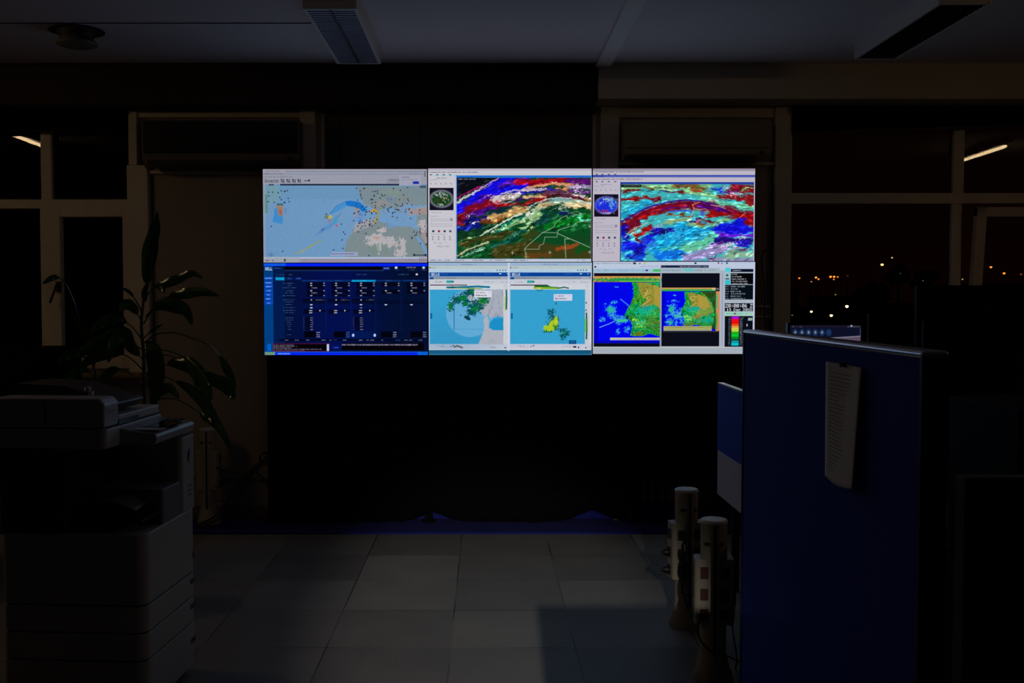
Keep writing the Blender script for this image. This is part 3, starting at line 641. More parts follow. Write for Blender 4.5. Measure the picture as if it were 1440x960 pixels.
    for k in range(10): 
        x = 660+k*2; c.line([(x, 358-k*0.8), (x+1.2, 353-k*0.8)], 0.6, (190, 225, 215), 0.6)
    c.ell(742, 300.5, 3.4, 3.4, (240, 225, 205), 0.9); c.line([(731, 313), (736, 307), (741, 302)], 3, (235, 215, 185), 0.6)
    c.specks(660, 302, 9, 4, (235, 190, 150), 0.5, 2.5, -0.4); c.specks(746, 322, 8, 3, (200, 215, 140), 0.5, 2.5, -0.7)
    c.specks(812, 264, 14, 12, (225, 205, 240), 0.42, 3); c.specks(795, 290, 7, 4, (225, 235, 215), 0.5, 2)
    c.warp(box, 4, 5, 2.0)
    # coast and border lines
    g = (170, 195, 165); cl = lambda p, wd=0.7: c.line(p, wd, g, 0.8)
    cl([(798, 307), (797, 303), (790, 305.5), (784, 310), (780, 315), (778.5, 319), (767, 325), (762, 327), (757, 332), (751, 337), (744, 343), (739, 348), (737, 351)], 0.8)
    cl([(737, 350), (758, 350), (758, 345), (764, 342.5), (766, 333), (783, 333), (784, 327), (762, 326.5)]); cl([(784, 326.5), (785, 323), (795, 320), (805, 317), (812, 312), (820, 311), (829, 312)])
    cl([(784, 328), (800, 335), (815, 341), (829, 347.5)], 0.9); cl([(800, 335.5), (794, 335.5), (794.5, 346), (795.6, 362)], 0.9); cl([(738, 352), (739.5, 357), (739.5, 363)], 0.9)
    cl([(798, 300), (807, 297.5), (815, 298)], 0.5); cl([(803, 300), (812, 302), (824, 300.5)], 0.5); cl([(788, 283), (790, 288), (787, 292), (788, 296), (799, 297)], 0.6)
    for x, y in ((720.5, 355), (773, 354.5), (829, 354), (829, 318)): c.line([(x-2.2, y), (x+2.2, y)], 0.5, (220, 220, 190)); c.line([(x, y-2.2), (x, y+2.2)], 0.5, (220, 220, 190))
    c.rect(642.2, 249.8, 664, 256, (8, 12, 24), 0.9); c.scrib(644, 251, 668.5, 1.9, (190, 190, 205), 0.95, 0.12)
    c.rect(601, 363.6, 832, 368, (185, 196, 215)); c.rect(601, 366.8, 832, 368, (205, 200, 215), 0.7)
    for a, b in ((604, 612), (615, 632), (640, 652), (664, 680), (688, 694), (696, 712), (722, 742), (812, 815), (818, 822)): c.scrib(a, 364.7, b, 1.7, (45, 50, 70), 0.75, 0.2)
    c.noise(0.05, 2); return c

def picture_dust():
    c = Canvas(834, 237, 1061.4, 367.4, (188, 182, 196), 33)
    c.rect(834, 237, 1062, 240.5, (150, 140, 158)); c.rect(834, 246, 1062, 249.4, (60, 72, 165)); c.rect(850, 247.4, 1062, 249, (95, 115, 200), 0.6)
    for yy in (241, 251.2): c.scrib(836, yy, 904, 1.6, (50, 48, 62), 0.85, 0.15)
    for yy in (244.5, 254.6):
        for x in (838, 846, 855, 864): c.rect(x, yy, x+3, yy+1.6, (50, 60, 80), 0.7)
    sidebar(c, 834.5, 246.5, 'blue')
    c.rect(873, 256, 1060, 259.4, (28, 62, 160)); c.rect(872.6, 256, 873.8, 368, (20, 22, 80))
    box = (873.8, 259, 1060, 366.6); c.rect(*box, (62, 176, 182))
    c.bands(box, [
     ([(874, 262), (930, 263), (1000, 262)], 7, (130, 190, 130)), ([(874, 266.4), (897, 267.4)], 3.2, (122, 16, 20)), ([(903, 265.4), (915, 264), (923, 264.4)], 3, (112, 68, 22)), ([(912, 268), (922, 267)], 2, (60, 30, 60)),
     ([(929, 268), (946, 268.6)], 3, (46, 12, 104)), ([(942, 270.6), (960, 270.4), (970, 272.4)], 3.4, (132, 22, 16)), ([(946, 261.4), (975, 261.4), (992, 264.4)], 4, (116, 82, 32)), ([(966, 268), (985, 271), (1002, 275)], 8, (128, 192, 130)), ([(972, 264), (984, 268)], 3, (150, 60, 30)),
     ([(998, 265), (1016, 267)], 5, (20, 42, 192)), ([(1014, 262.6), (1030, 262)], 3.4, (130, 170, 185)), ([(1030, 264), (1060, 267)], 12, (126, 6, 22)), ([(1018, 270), (1036, 268.6)], 5, (80, 12, 112)), ([(1008, 275.5), (1030, 277), (1060, 280)], 7, (136, 8, 16)), ([(1041, 264.4), (1055, 264.6)], 2.4, (135, 200, 125)), ([(1046, 286), (1060, 285)], 8, (140, 22, 20)),
     ([(876, 281.4), (900, 279.2), (922, 279.8)], 5.6, (136, 8, 12)), ([(915, 280), (928, 280.4)], 1.6, (90, 8, 30)), ([(878, 300), (895, 293), (915, 286.5)], 11, (28, 152, 196)), ([(985, 280.5), (1010, 283), (1040, 289.5), (1060, 291)], 5, (112, 212, 168)),
     ([(874, 319), (886, 310), (900, 302), (915, 296), (935, 291), (955, 288), (975, 288), (1000, 291), (1025, 298), (1060, 304)], 14, (124, 5, 24)), ([(984, 290), (1005, 292), (1016, 294.6)], 6, (70, 10, 122)), ([(900, 305), (920, 299)], 5, (156, 5, 10)), ([(996, 301), (1030, 301.5), (1058, 306)], 8, (150, 8, 8)),
     ([(930, 292), (950, 290), (964, 291)], 2.6, (84, 10, 120)), ([(940, 301.5), (958, 300.4), (968, 302)], 3, (130, 60, 20)),
     ([(876, 319), (877, 329)], 8, (10, 10, 172)), ([(884, 322), (900, 312)], 8, (94, 5, 32)), ([(894, 331), (903, 326), (916, 320)], 8, (150, 5, 8)), ([(895, 338), (903, 342)], 6, (92, 5, 20)), ([(874, 344), (876, 350)], 6, (120, 10, 30)),
     ([(880, 340), (898, 352), (913, 338), (924, 326)], 12, (12, 12, 206)), ([(878, 353), (900, 362)], 14, (14, 62, 216)), ([(876, 356), (888, 352)], 5, (56, 176, 190)), ([(885, 362), (900, 350)], 4, (20, 8, 110)),
     ([(926, 346), (945, 331), (965, 323), (1000, 326)], 26, (20, 150, 212)), ([(926, 360), (962, 355)], 12, (12, 106, 220)), ([(934, 350), (941, 347)], 6, (64, 192, 190)), ([(920, 327), (935, 322.5), (946, 320)], 5, (20, 10, 122)),
     ([(935, 312.6), (950, 309.6), (966, 307.6)], 5, (142, 174, 128)), ([(972, 314), (990, 318), (1010, 312), (1022, 309)], 6, (120, 185, 140)), ([(974, 311), (988, 309)], 4, (62, 10, 104)), ([(979, 313), (988, 313)], 2.4, (152, 82, 30)), ([(990, 309), (1006, 312)], 3.6, (92, 10, 26)),
     ([(966, 349), (985, 343), (1000, 333), (1010, 325)], 12, (96, 194, 156)), ([(976, 334), (990, 328)], 6, (60, 170, 200)), ([(1010, 322), (1030, 320), (1046, 313)], 14, (10, 10, 216)), ([(1020, 323), (1060, 321)], 8, (18, 10, 206)), ([(1054, 311), (1060, 312)], 9, (132, 5, 10)),
     ([(1013, 331), (1035, 329), (1060, 330.5)], 5, (106, 20, 212)), ([(1006, 337), (1020, 336), (1042, 338), (1056, 338)], 7, (28, 8, 126)), ([(1036, 343), (1052, 343)], 6, (30, 14, 190)), ([(966, 363), (985, 357), (1000, 351), (1015, 346)], 13, (150, 132, 186)),
     ([(1000, 343.5), (1022, 340)], 3.6, (92, 20, 122)), ([(1024, 358), (1045, 356), (1060, 357)], 10, (140, 178, 150)), ([(998, 364.4), (1060, 365)], 4, (150, 140, 180)), ([(996, 364), (1005, 360), (1011, 354)], 2, (132, 22, 112)), ([(1014, 346), (1024, 350), (1040, 349)], 3, (190, 160, 205)), ([(1045, 350), (1058, 348)], 3, (110, 20, 80))])
    c.warp(box, 10, 12, 2.5); c.warp(box, 6, 5, 2.5)
    c.specks(950, 264, 50, 3, (60, 25, 30), 0.42, 2.6); c.specks(1030, 272, 24, 8, (190, 150, 165), 0.4, 2.4); c.specks(1005, 281, 30, 3, (150, 120, 130), 0.36, 2.2)
    c.wisps((873.8, 259, 1060, 366.6), 900, lambda x, y: (x-965)/95*0.3 if y < 315 else -0.3, amp=60)
    arc = [(874, 312), (882, 307), (893, 301), (905, 294.5), (915, 290), (928, 287), (940, 284), (955, 281.6), (968, 281.2), (985, 283), (1005, 287)]
    c.line(arc, 2.2, (30, 10, 150), 0.7); c.line([(x+1, y+4) for x, y in arc[2:]], 3.2, (90, 5, 45), 0.5)
    c.line([(900, 304), (915, 296), (935, 290), (955, 289), (962, 291)], 3, (150, 5, 12), 0.45)
    c.line([(942, 297.5), (955, 296), (968, 296.5), (972, 298.5)], 2.0, (40, 80, 230), 0.8)
    c.line([(880, 333), (886, 326), (894, 320), (903, 317), (912, 312)], 1.6, (200, 195, 165), 0.7); c.line([(930, 315), (945, 310), (960, 307)], 1.5, (160, 175, 110), 0.6)
    c.line([(1010, 293), (1022, 296), (1035, 300)], 1.4, (70, 10, 130), 0.6); c.line([(1000, 288), (1012, 290), (1020, 293)], 1.2, (215, 180, 215), 0.7)
    c.specks(893, 325, 9, 8, (205, 195, 160), 0.42, 2.5, -0.6); c.specks(925, 318, 14, 5, (170, 180, 220), 0.42, 2.5, -0.2)
    c.specks(1045, 334, 10, 4, (235, 220, 245), 0.5, 2.5); c.specks(1025, 345, 24, 7, (230, 200, 235), 0.42, 3, -0.2); c.specks(915, 345, 16, 16, (70, 120, 235), 0.42, 4)
    c.specks(950, 330, 26, 14, (60, 175, 225), 0.45, 5); c.specks(1000, 360, 14, 3, (120, 20, 90), 0.42, 2.5, -0.5)
    pk = (235, 150, 130)
    c.line([(984, 284), (980, 285.5), (973.5, 288), (976, 292), (975, 298), (973.5, 302), (970, 305)], 0.8, pk, 0.9); c.line([(976, 293), (984, 294.5), (993, 293.5), (996, 296), (990, 298), (988, 303)], 0.8, pk, 0.8); c.line([(1040, 306), (1047, 300), (1049, 298.5)], 0.8, pk, 0.8)
    c.line([(1032, 272), (1034, 276), (1035, 280)], 0.8, pk, 0.7); c.ell(988, 300, 3, 4, (70, 50, 200), 0.6)
    c.line([(965, 352), (985, 350), (1000, 343)], 0.6, (215, 120, 100), 0.7)
    c.rect(873.8, 259.4, 902, 263.5, (10, 10, 18), 0.85); c.scrib(877, 260.4, 900, 1.6, (150, 150, 160), 0.6)
    c.rect(1060, 256, 1062, 368, (195, 185, 215)); c.rect(873, 366.6, 1062, 368, (40, 30, 70))
    c.noise(0.05, 2); return c

# --- display 4: blue observation form
def picture_form():
    c = Canvas(370.6, 370, 601.4, 499, (2, 14, 62), 44)
    c.a[:] = np.stack([2+0*c.GX, 14+8*((c.GX-372)/230)*0+0*c.GX, 62+14*np.sin(c.GX*0.03)], -1)
    c.rect(371, 374, 384, 495, (0, 62, 130)); c.rect(384, 376, 400, 495, (0, 30, 86), 0.7)
    c.rect(371, 370.2, 602, 374.4, (0, 32, 240)); c.rect(371, 370.4, 402, 374, (10, 92, 225), 0.9)
    c.rect(400, 375.2, 538, 379.8, (3, 3, 10)); c.rect(400, 380, 540, 380.9, (40, 70, 130), 0.8)
    c.text(373.2, 375.8, 4.2, 'DELL', (245, 248, 255), 2.5, 1, 0.5); c.scrib(384, 376.6, 396, 1.2, (120, 160, 220), 0.7)
    c.rect(538, 375, 548, 380, (10, 30, 120)); c.scrib(539.5, 376.2, 547, 2, (190, 200, 235), 0.9, 0.05); c.ell(557, 376.4, 1.9, 1.6, (210, 220, 250)); c.scrib(555, 379, 560, 1, (110, 150, 230))
    c.scrib(571.5, 375.2, 585, 2.1, (200, 180, 205), 0.95, 0.1); c.scrib(574, 379, 583, 1.2, (160, 170, 190), 0.8); c.ell(595.6, 376.4, 1.9, 1.6, (180, 215, 225)); c.scrib(592.5, 379, 599, 1.3, (130, 120, 230), 0.9)
    for i, y in enumerate((391.4, 397.8, 403, 408.8, 414.5, 420.2, 426)):
        c.rect(372, y-2.5, 383.6, y+2, (8, 70, 190)); wd = (9, 8, 7.5, 5, 3.6, 6, 3.6)[i]; c.scrib(377-wd/2, y-1, 377+wd/2+0.4, 1.7, (190, 215, 255), 1, 0.05)
    c.scrib(389, 385.8, 400.5, 1.2, (120, 150, 200), 0.7); c.scrib(406, 385.6, 410.5, 1.3, (140, 150, 200), 0.7); c.scrib(501, 385.2, 517, 1.5, (100, 130, 195), 0.7); c.scrib(560, 385.2, 574, 1.6, (80, 140, 200), 0.8); c.rect(577, 384, 590, 388, (3, 8, 28)); c.ell(586, 385.8, 1.7, 1.3, (205, 200, 215))
    c.rect(387.4, 389.8, 400, 394, (10, 140, 195)); c.scrib(389, 391, 398.5, 1.6, (40, 190, 220), 0.7); c.rect(402, 390, 412, 393.6, (6, 44, 120), 0.7); c.scrib(404.5, 391, 409, 1.2, (130, 160, 220)); c.rect(415, 390, 424, 393.6, (6, 44, 130), 0.7); c.scrib(417, 390.8, 422, 1.3, (160, 180, 235))
    cols = [425, 460, 495, 530, 566]
    for x in cols: c.rect(x-0.6, 393.6, x+33.5, 395.8, (10, 45, 105)); c.scrib(x+12, 394.1, x+20, 1, (90, 130, 190), 0.7)
    c.rect(494.4, 393.6, 528, 396, (10, 150, 205)); c.scrib(507, 394.2, 514, 1.2, (120, 215, 235))
    for x in cols[1:]: c.rect(x-2.2, 396, x-1.6, 466, (8, 36, 100), 0.7)
    ys = [398.2, 401.3, 404.5, 408.7, 411.6, 415.5, 421.2, 424.3, 428, 432.3, 436.2, 439.4, 446.5, 449.6, 452.6, 455.5, 458.8, 462.8, 470.3]
    wl = [15, 8, 19, 13, 11, 18, 17, 12, 9, 16, 17, 13, 11, 12, 5, 6, 5, 5, 5]
    for y, wd in zip(ys, wl): c.scrib(406-wd/2, y-0.6, 406+wd/2, 1.25, (105, 145, 190), 0.75, 0.12)
    for k, x in enumerate(cols):
        full = k in (0, 1, 2)
        for j, y in enumerate(ys[:6]):
            if k == 3 and j in (2, 5): continue
            if k == 4 and j == 5: continue
            c.rect(x+6, y-1.4, x+31, y+1.4, (2, 3, 22), 0.9)
            v = (190, 190, 215)
            if j in (2, 4): c.scrib(x+13, y-0.6, x+20.5, 1.5, v, 1, 0.05)
            else: c.ell(x+12.5, y, 1.6, 0.7, v, 0.85); c.ell(x+30.5, y, 1.2, 0.7, v, 0.7)
        if full:
            c.rect(x, ys[6]-1.2, x+32, ys[6]+1.4, (2, 3, 24), 0.9); c.ell(x+12.6, ys[6]+.2, 1.2, .7, (170, 170, 200)); c.scrib(x+19, ys[6]-0.3, x+31, 1.2, (150, 150, 175), 0.9)
        c.ell(x+12.4, 428.2, 2.0, 0.7, (205, 205, 230), 0.95)
        c.rect(x, 422.6, x+32, 427, (2, 8, 36), 0.7)
    for x in (425, 460, 495):
        if x != 460: c.ell(x+12.5, 432.5, 2, .8, (200, 205, 230))if x == 425 else c.ell(x+12.5, 432.5, 1.6, .7, (120, 130, 160))
        c.rect(x+2, 434.6, x+14, 441, (3, 4, 24), 0.85); c.ell(x+11.6, 436.5, 2.4, .65, (180, 186, 212)); c.ell(x+11.6, 439.5, 2.4, .6, (180, 186, 212)); c.rect(x+17, 435, x+32, 438.2, (3, 5, 34), 0.9); c.ell(x+24.6, 436.4, .8, 1.1, (190, 195, 220))
    for x in (425, 495):
        for y in ys[12:18]: c.rect(x+3, y-1.2, x+14, y+1.3, (2, 4, 24), 0.85); c.scrib(x+11, y-0.6, x+14.6, 1.4, (195, 200, 215), 0.95, 0.1); c.rect(x+1, y-0.3, x+2.6, y+0.5, (110, 120, 160), 0.6)
    for x in (427, 469, 535, 577):
        c.rect(x, 465.8, x+17, 474.2, (1, 2, 12))
        for y in (467, 470.2, 473): c.scrib(x+17.4, y-0.8, x+22, 1.8, (190, 192, 225), 1, 0.05)
    c.ell(496.2, 471, 1.6, 2.1, (170, 200, 255)); c.ell(526.6, 471, 1.6, 2.1, (170, 200, 255))
    c.rect(485, 465.5, 525, 475.5, (0, 30, 96), 0.5); c.ell(496.2, 471, 1.6, 2.1, (180, 205, 255)); c.ell(526.6, 471, 1.6, 2.1, (180, 205, 255))
    c.rect(392, 476, 599, 479.4, (1, 4, 30), 0.85)
    for a, b in ((400, 404), (414, 419), (429, 434), (452, 457), (463, 465), (467, 473), (482, 486), (504, 509), (515, 518), (520, 525), (536, 538), (556, 563), (568, 573), (574, 579), (588, 593)): c.scrib(a, 477.2, b, 1.3, (175, 195, 225) if (b-a) < 6 else (60, 120, 210), 0.95, 0.05)
    c.rect(383, 482.6, 462, 493.6, (110, 10, 70)); c.rect(383.7, 483.2, 461.4, 493, (3, 2, 8)); c.rect(459, 483.4, 462, 493, (200, 200, 215))
    for i, e in enumerate((412, 417, 408, 452, 428)): c.scrib(384, 484.2+i*1.95, e, 1.35, (190, 170, 205) if i != 4 else (170, 90, 130), 0.95, 0.08)
    c.rect(464, 484.5, 479, 490.5, (0, 16, 96)); c.scrib(468.5, 487.6, 475.6, 1.3, (110, 160, 240), 1, 0.1)
    c.rect(480, 481.8, 596, 492, (4, 2, 6)); c.scrib(480.4, 483.2, 587, 2.5, (190, 185, 225), 1, 0.1)
    c.rect(375, 483, 380.5, 493, (0, 100, 205), 0.9)
    c.rect(371, 494, 602, 495.4, (20, 80, 190)); c.rect(371, 495, 602, 499, (2, 40, 235)); c.rect(371.5, 494.6, 386, 498.8, (105, 150, 110)); c.rect(389, 496, 407, 498, (90, 150, 240), 0.6); c.scrib(390, 496, 407, 1.6, (190, 215, 255), 0.8); c.rect(587, 494.4, 602, 499, (10, 105, 205), 0.8)
    c.noise(0.15, 5); return c

# --- display 5: two radar maps
def picture_radar():
    c = Canvas(603, 369, 832, 499, (190, 198, 212), 55)
    for x0, w_ in ((603, 113), (716, 114.5)):
        R_ = lambda a, b, p, q, col, al=1.0: c.rect(x0+a, b, x0+p, q, col, al)
        R_(0, 369, w_, 374, (150, 178, 205)); R_(0, 374.2, w_, 378.6, (182, 196, 196)); R_(0, 378.6, w_, 383, (176, 206, 228)); c.scrib(x0+46, 371.2, x0+67, 1.5, (70, 90, 120), 0.7)
        c.ell(x0+2, 376.4, 1.1, 1.1, (60, 70, 80)); c.scrib(x0+4, 375.8, x0+12, 1.3, (90, 95, 110), 0.7)
        c.scrib(x0+4, 380.4, x0+88, 1.1, (110, 120, 150), 0.55, 0.45)
        for k in (96, 100, 104, 108): c.ell(x0+k, 380, 0.8, 1.1, (60, 70, 95))
        R_(0, 383, w_, 388.8, (4, 66, 150)); c.text(x0+4, 384, 4.2, 'BELLA', (225, 235, 245), 2.25, 1, 0.4); c.scrib(x0+17, 385, x0+27, 0.9, (120, 170, 220)); c.scrib(x0+78, 384.6, x0+90, 1.0, (110, 160, 215), 0.7); R_(99, 384.4, 102, 385.4, (235, 240, 250)); R_(110, 384.5, 111, 385.6, (225, 235, 250))
        R_(0, 389.4, w_, 392.6, (135, 148, 160)); R_(0, 389.6, 7, 392.8, (8, 70, 140)); c.scrib(x0+9, 390.2, x0+38, 1.2, (60, 66, 90), 0.8, 0.2); R_(101, 389.4, 112, 392.2, (185, 175, 190), 0.6)
        R_(0, 392.8, w_, 399.4, (196, 200, 212)); c.scrib(x0+9, 395.7, x0+19, 1.4, (80, 80, 100), 0.8); R_(25, 394.2, 33, 397.8, (40, 165, 160)); c.ell(x0+34, 396, 1.6, 1.3, (60, 90, 100)); c.scrib(x0+77, 395.6, x0+85, 1.2, (100, 105, 120)); c.scrib(x0+88, 395.6, x0+93, 1.2, (100, 105, 120)); c.scrib(x0+100, 395.8, x0+111, 1.2, (80, 85, 110))
        R_(0, 399.4, w_, 407, (202, 208, 216)); R_(2, 400.2, 54, 401.5, (60, 10, 42)); 
        R_(1.5, 407, w_-8, 483.4, (52, 158, 205)); 
        R_(w_-8, 399, w_-1, 484, (196, 200, 208)); R_(w_-1.2, 399, w_, 493, (215, 220, 240)); R_(0, 369, 1.6, 493, (185, 195, 215), 0.7)
        R_(2.5, 440, 5, 448, (10, 80, 150), 0.9)
        R_(0, 483.4, w_, 491.6, (196, 198, 214)); R_(84, 478, 94.4, 483.4, (6, 78, 140)); c.scrib(x0+87, 480.2, x0+91, 1, (130, 190, 220))
        c.scrib(x0+11, 485.4, x0+22, 1.2, (90, 90, 110), 0.8); c.scrib(x0+16, 487, x0+27, 1.1, (110, 100, 110), 0.7); c.ell(x0+31, 486.8, 1.1, .9, (70, 110, 160)); c.ell(x0+34.5, 485.6, 1.2, 1, (70, 80, 110)); R_(0, 490.4, w_, 492, (222, 222, 226), 0.8)
        R_(0, 491.8, w_+1, 499, (14, 84, 122)); R_(0, 496.8, w_+1, 499, (60, 110, 150), 0.6)
    c.rect(603, 440, 832, 484, (10, 80, 140), 0.0)
    # shading of the sea towards the bottom left, as the map shows it
    c.ell(630, 478, 60, 30, (45, 120, 170), 0.25, 0, 1.4)
    # left map: land, radar disc, rain
    c.rect(714, 369, 716.4, 493, (205, 212, 228), 0.8)
    c.ell(661, 440, 33.5, 33.5, (104, 172, 214), 0.85, 0, 0.03)
    cl = (172, 172, 184)
    m = c.poly([(664, 407), (708, 407), (708, 446), (700, 444), (690, 448), (686, 440), (680, 446), (677, 440), (668, 432), (662, 425), (655, 415)], cl, 0.95, 1.5)
    c.poly([(684, 440), (688, 452), (687, 462), (694, 462), (708, 464), (708, 484), (673, 484), (676, 474), (681, 464), (680, 450)], (176, 176, 184), 0.95, 1.5)
    c.rect(707.8, 407, 714, 484, (200, 202, 210)); c.ell(699, 452, 11, 9, (30, 140, 195), 0.0); c.poly([(690, 452), (694, 448), (708, 447), (708, 464), (692, 464), (688, 458)], (25, 140, 196), 0.95, 0.8)
    for k in range(24):
        x = 685+c.rng.random()*22; y = 408+c.rng.random()*36; c.line([(x, y), (x+c.rng.uniform(-3, 3), y+c.rng.uniform(2, 7))], 0.5, (110, 112, 130), 0.7)
    c.specks(672, 420, 20, 14, (160, 195, 225), 0.5, 3, al=0.6)
    c.rect(638, 412, 639.4, 463.5, (45, 100, 160), 0.8); c.line([(638, 462.5), (679, 462.5)], 0.5, (60, 120, 170), 0.7)
    dk, gr = (5, 80, 85), (8, 118, 45)
    for e in ((634, 431, 5, 7), (642, 422, 8, 6), (650, 418, 9, 6), (655, 425, 8, 6), (661, 411, 7, 6), (668, 427, 9, 7), (674, 432, 8, 7), (680, 420, 9, 8), (663, 438, 7, 7), (657, 412, 6, 5), (666, 414, 5, 4)):
        c.specks(e[0], e[1], e[2], e[3], dk, 0.95, 3.4)
    for e in ((650, 419, 8, 4), (679, 423, 8, 6), (668, 434, 6, 5), (634, 430, 3, 6), (654, 427, 4, 3), (665, 410, 4, 2)): c.specks(e[0], e[1], e[2], e[3], gr, 0.95, 3)
    c.ell(657.3, 446.8, 5, 2.4, (8, 55, 70), 0.95, 0.5); c.ell(648, 443, 1.2, .8, (30, 90, 150)); c.ell(662.5, 442, 1.3, 1, (40, 60, 120))
    c.line([(629, 404), (640, 404), (655, 403.4), (672, 402.6), (688, 403.6)], 2.6, (6, 110, 150)); c.line([(642, 405), (660, 405.4), (678, 405.2)], 1.3, (120, 165, 50)); c.specks(636, 404, 8, 2, (20, 90, 50), 0.7, 2)
    c.line([(712, 408), (712.5, 420), (712, 434)], 2.2, (10, 100, 80)); c.line([(710.6, 418), (710.6, 436)], 1.2, (150, 180, 60))
    c.rect(667, 408.5, 691.5, 418, (214, 216, 228)); c.scrib(669, 410.4, 681.5, 1.9, (70, 60, 75), 0.95); c.scrib(669, 414.2, 684, 2, (60, 50, 70), 0.95); c.scrib(687, 410.4, 690, 1, (90, 90, 110))
    # right map
    c.line([(752, 402.5), (762, 401.6), (772, 402.2)], 1.8, (10, 90, 50)); c.line([(752, 404.6), (764, 404.8), (784, 405)], 3.0, (120, 175, 30)); c.line([(754, 403), (770, 403), (785, 404)], 0.9, (10, 95, 40)); c.specks(757, 405, 6, 1.6, (225, 200, 90), 0.8, 2); c.line([(785, 405), (790, 404.5), (793, 403.5), (796, 404.5), (799, 405)], 1.6, (10, 80, 60)); c.line([(754, 407.5), (758, 409), (763, 407)], 1.2, (10, 100, 90), 0.8)
    c.rect(778.5, 413.4, 804.5, 422.6, (206, 210, 232)); c.scrib(780.4, 415, 792.5, 1.9, (70, 60, 85), 0.95); c.scrib(780, 418.6, 796, 2.1, (60, 50, 75), 0.95); c.scrib(799, 415, 802, 1.1, (90, 90, 120))
    c.ell(782, 426.5, 1.0, 2, (10, 110, 125)); 
    for e in ((776, 444, 6, 7), (780, 450, 7, 9), (774, 457, 7, 7), (771, 464, 6, 4), (782, 460, 5, 5), (775, 437, 8, 4), (790, 464, 6, 4), (796, 467, 6, 6), (792, 473, 6, 6)): c.specks(e[0], e[1], e[2], e[3], (6, 82, 92), 0.85, 2.8)
    c.poly([(764, 468), (768, 460), (774, 455), (776, 448), (783, 448), (784, 460), (777, 465)], (20, 110, 40), 0.75, 1.5)
    for e in ((781.5, 451.5, 2.2, 4), (772, 461, 5, 2.6), (775, 457, 2, 4)): c.specks(e[0], e[1], e[2]*1.5, e[3]*1.5, (165, 200, 35), 1.2, 3)
    c.ell(782, 452, 1.2, 2, (225, 200, 60)); c.specks(794, 468, 4, 4, (30, 150, 70), 0.6, 2)
    c.line([(824.4, 440), (824.8, 450), (825, 465), (824.6, 476)], 2.0, (14, 74, 50)); c.line([(823.4, 448), (823.4, 466)], 2.0, (110, 190, 60)); c.ell(824, 436, 0.9, 1.2, (20, 90, 60)); c.ell(824, 425.5, 0.9, 1.6, (40, 100, 100))
    c.scrib(791, 486, 806, 1.8, (120, 115, 125), 0.7); c.rect(806, 486, 810.5, 488.4, (30, 40, 50)); c.ell(813.6, 488, .9, 1.4, (40, 45, 60)); c.ell(823.8, 488.6, 1, 1, (50, 55, 70)); c.scrib(689, 487.4, 698, 1.5, (60, 60, 70)); c.ell(710.6, 488.6, 1.1, 1, (30, 50, 90)); c.line([(639, 487.5), (643, 485.8), (650, 488.4)], 2.2, (95, 90, 95))
    c.noise(0.06, 4); return c

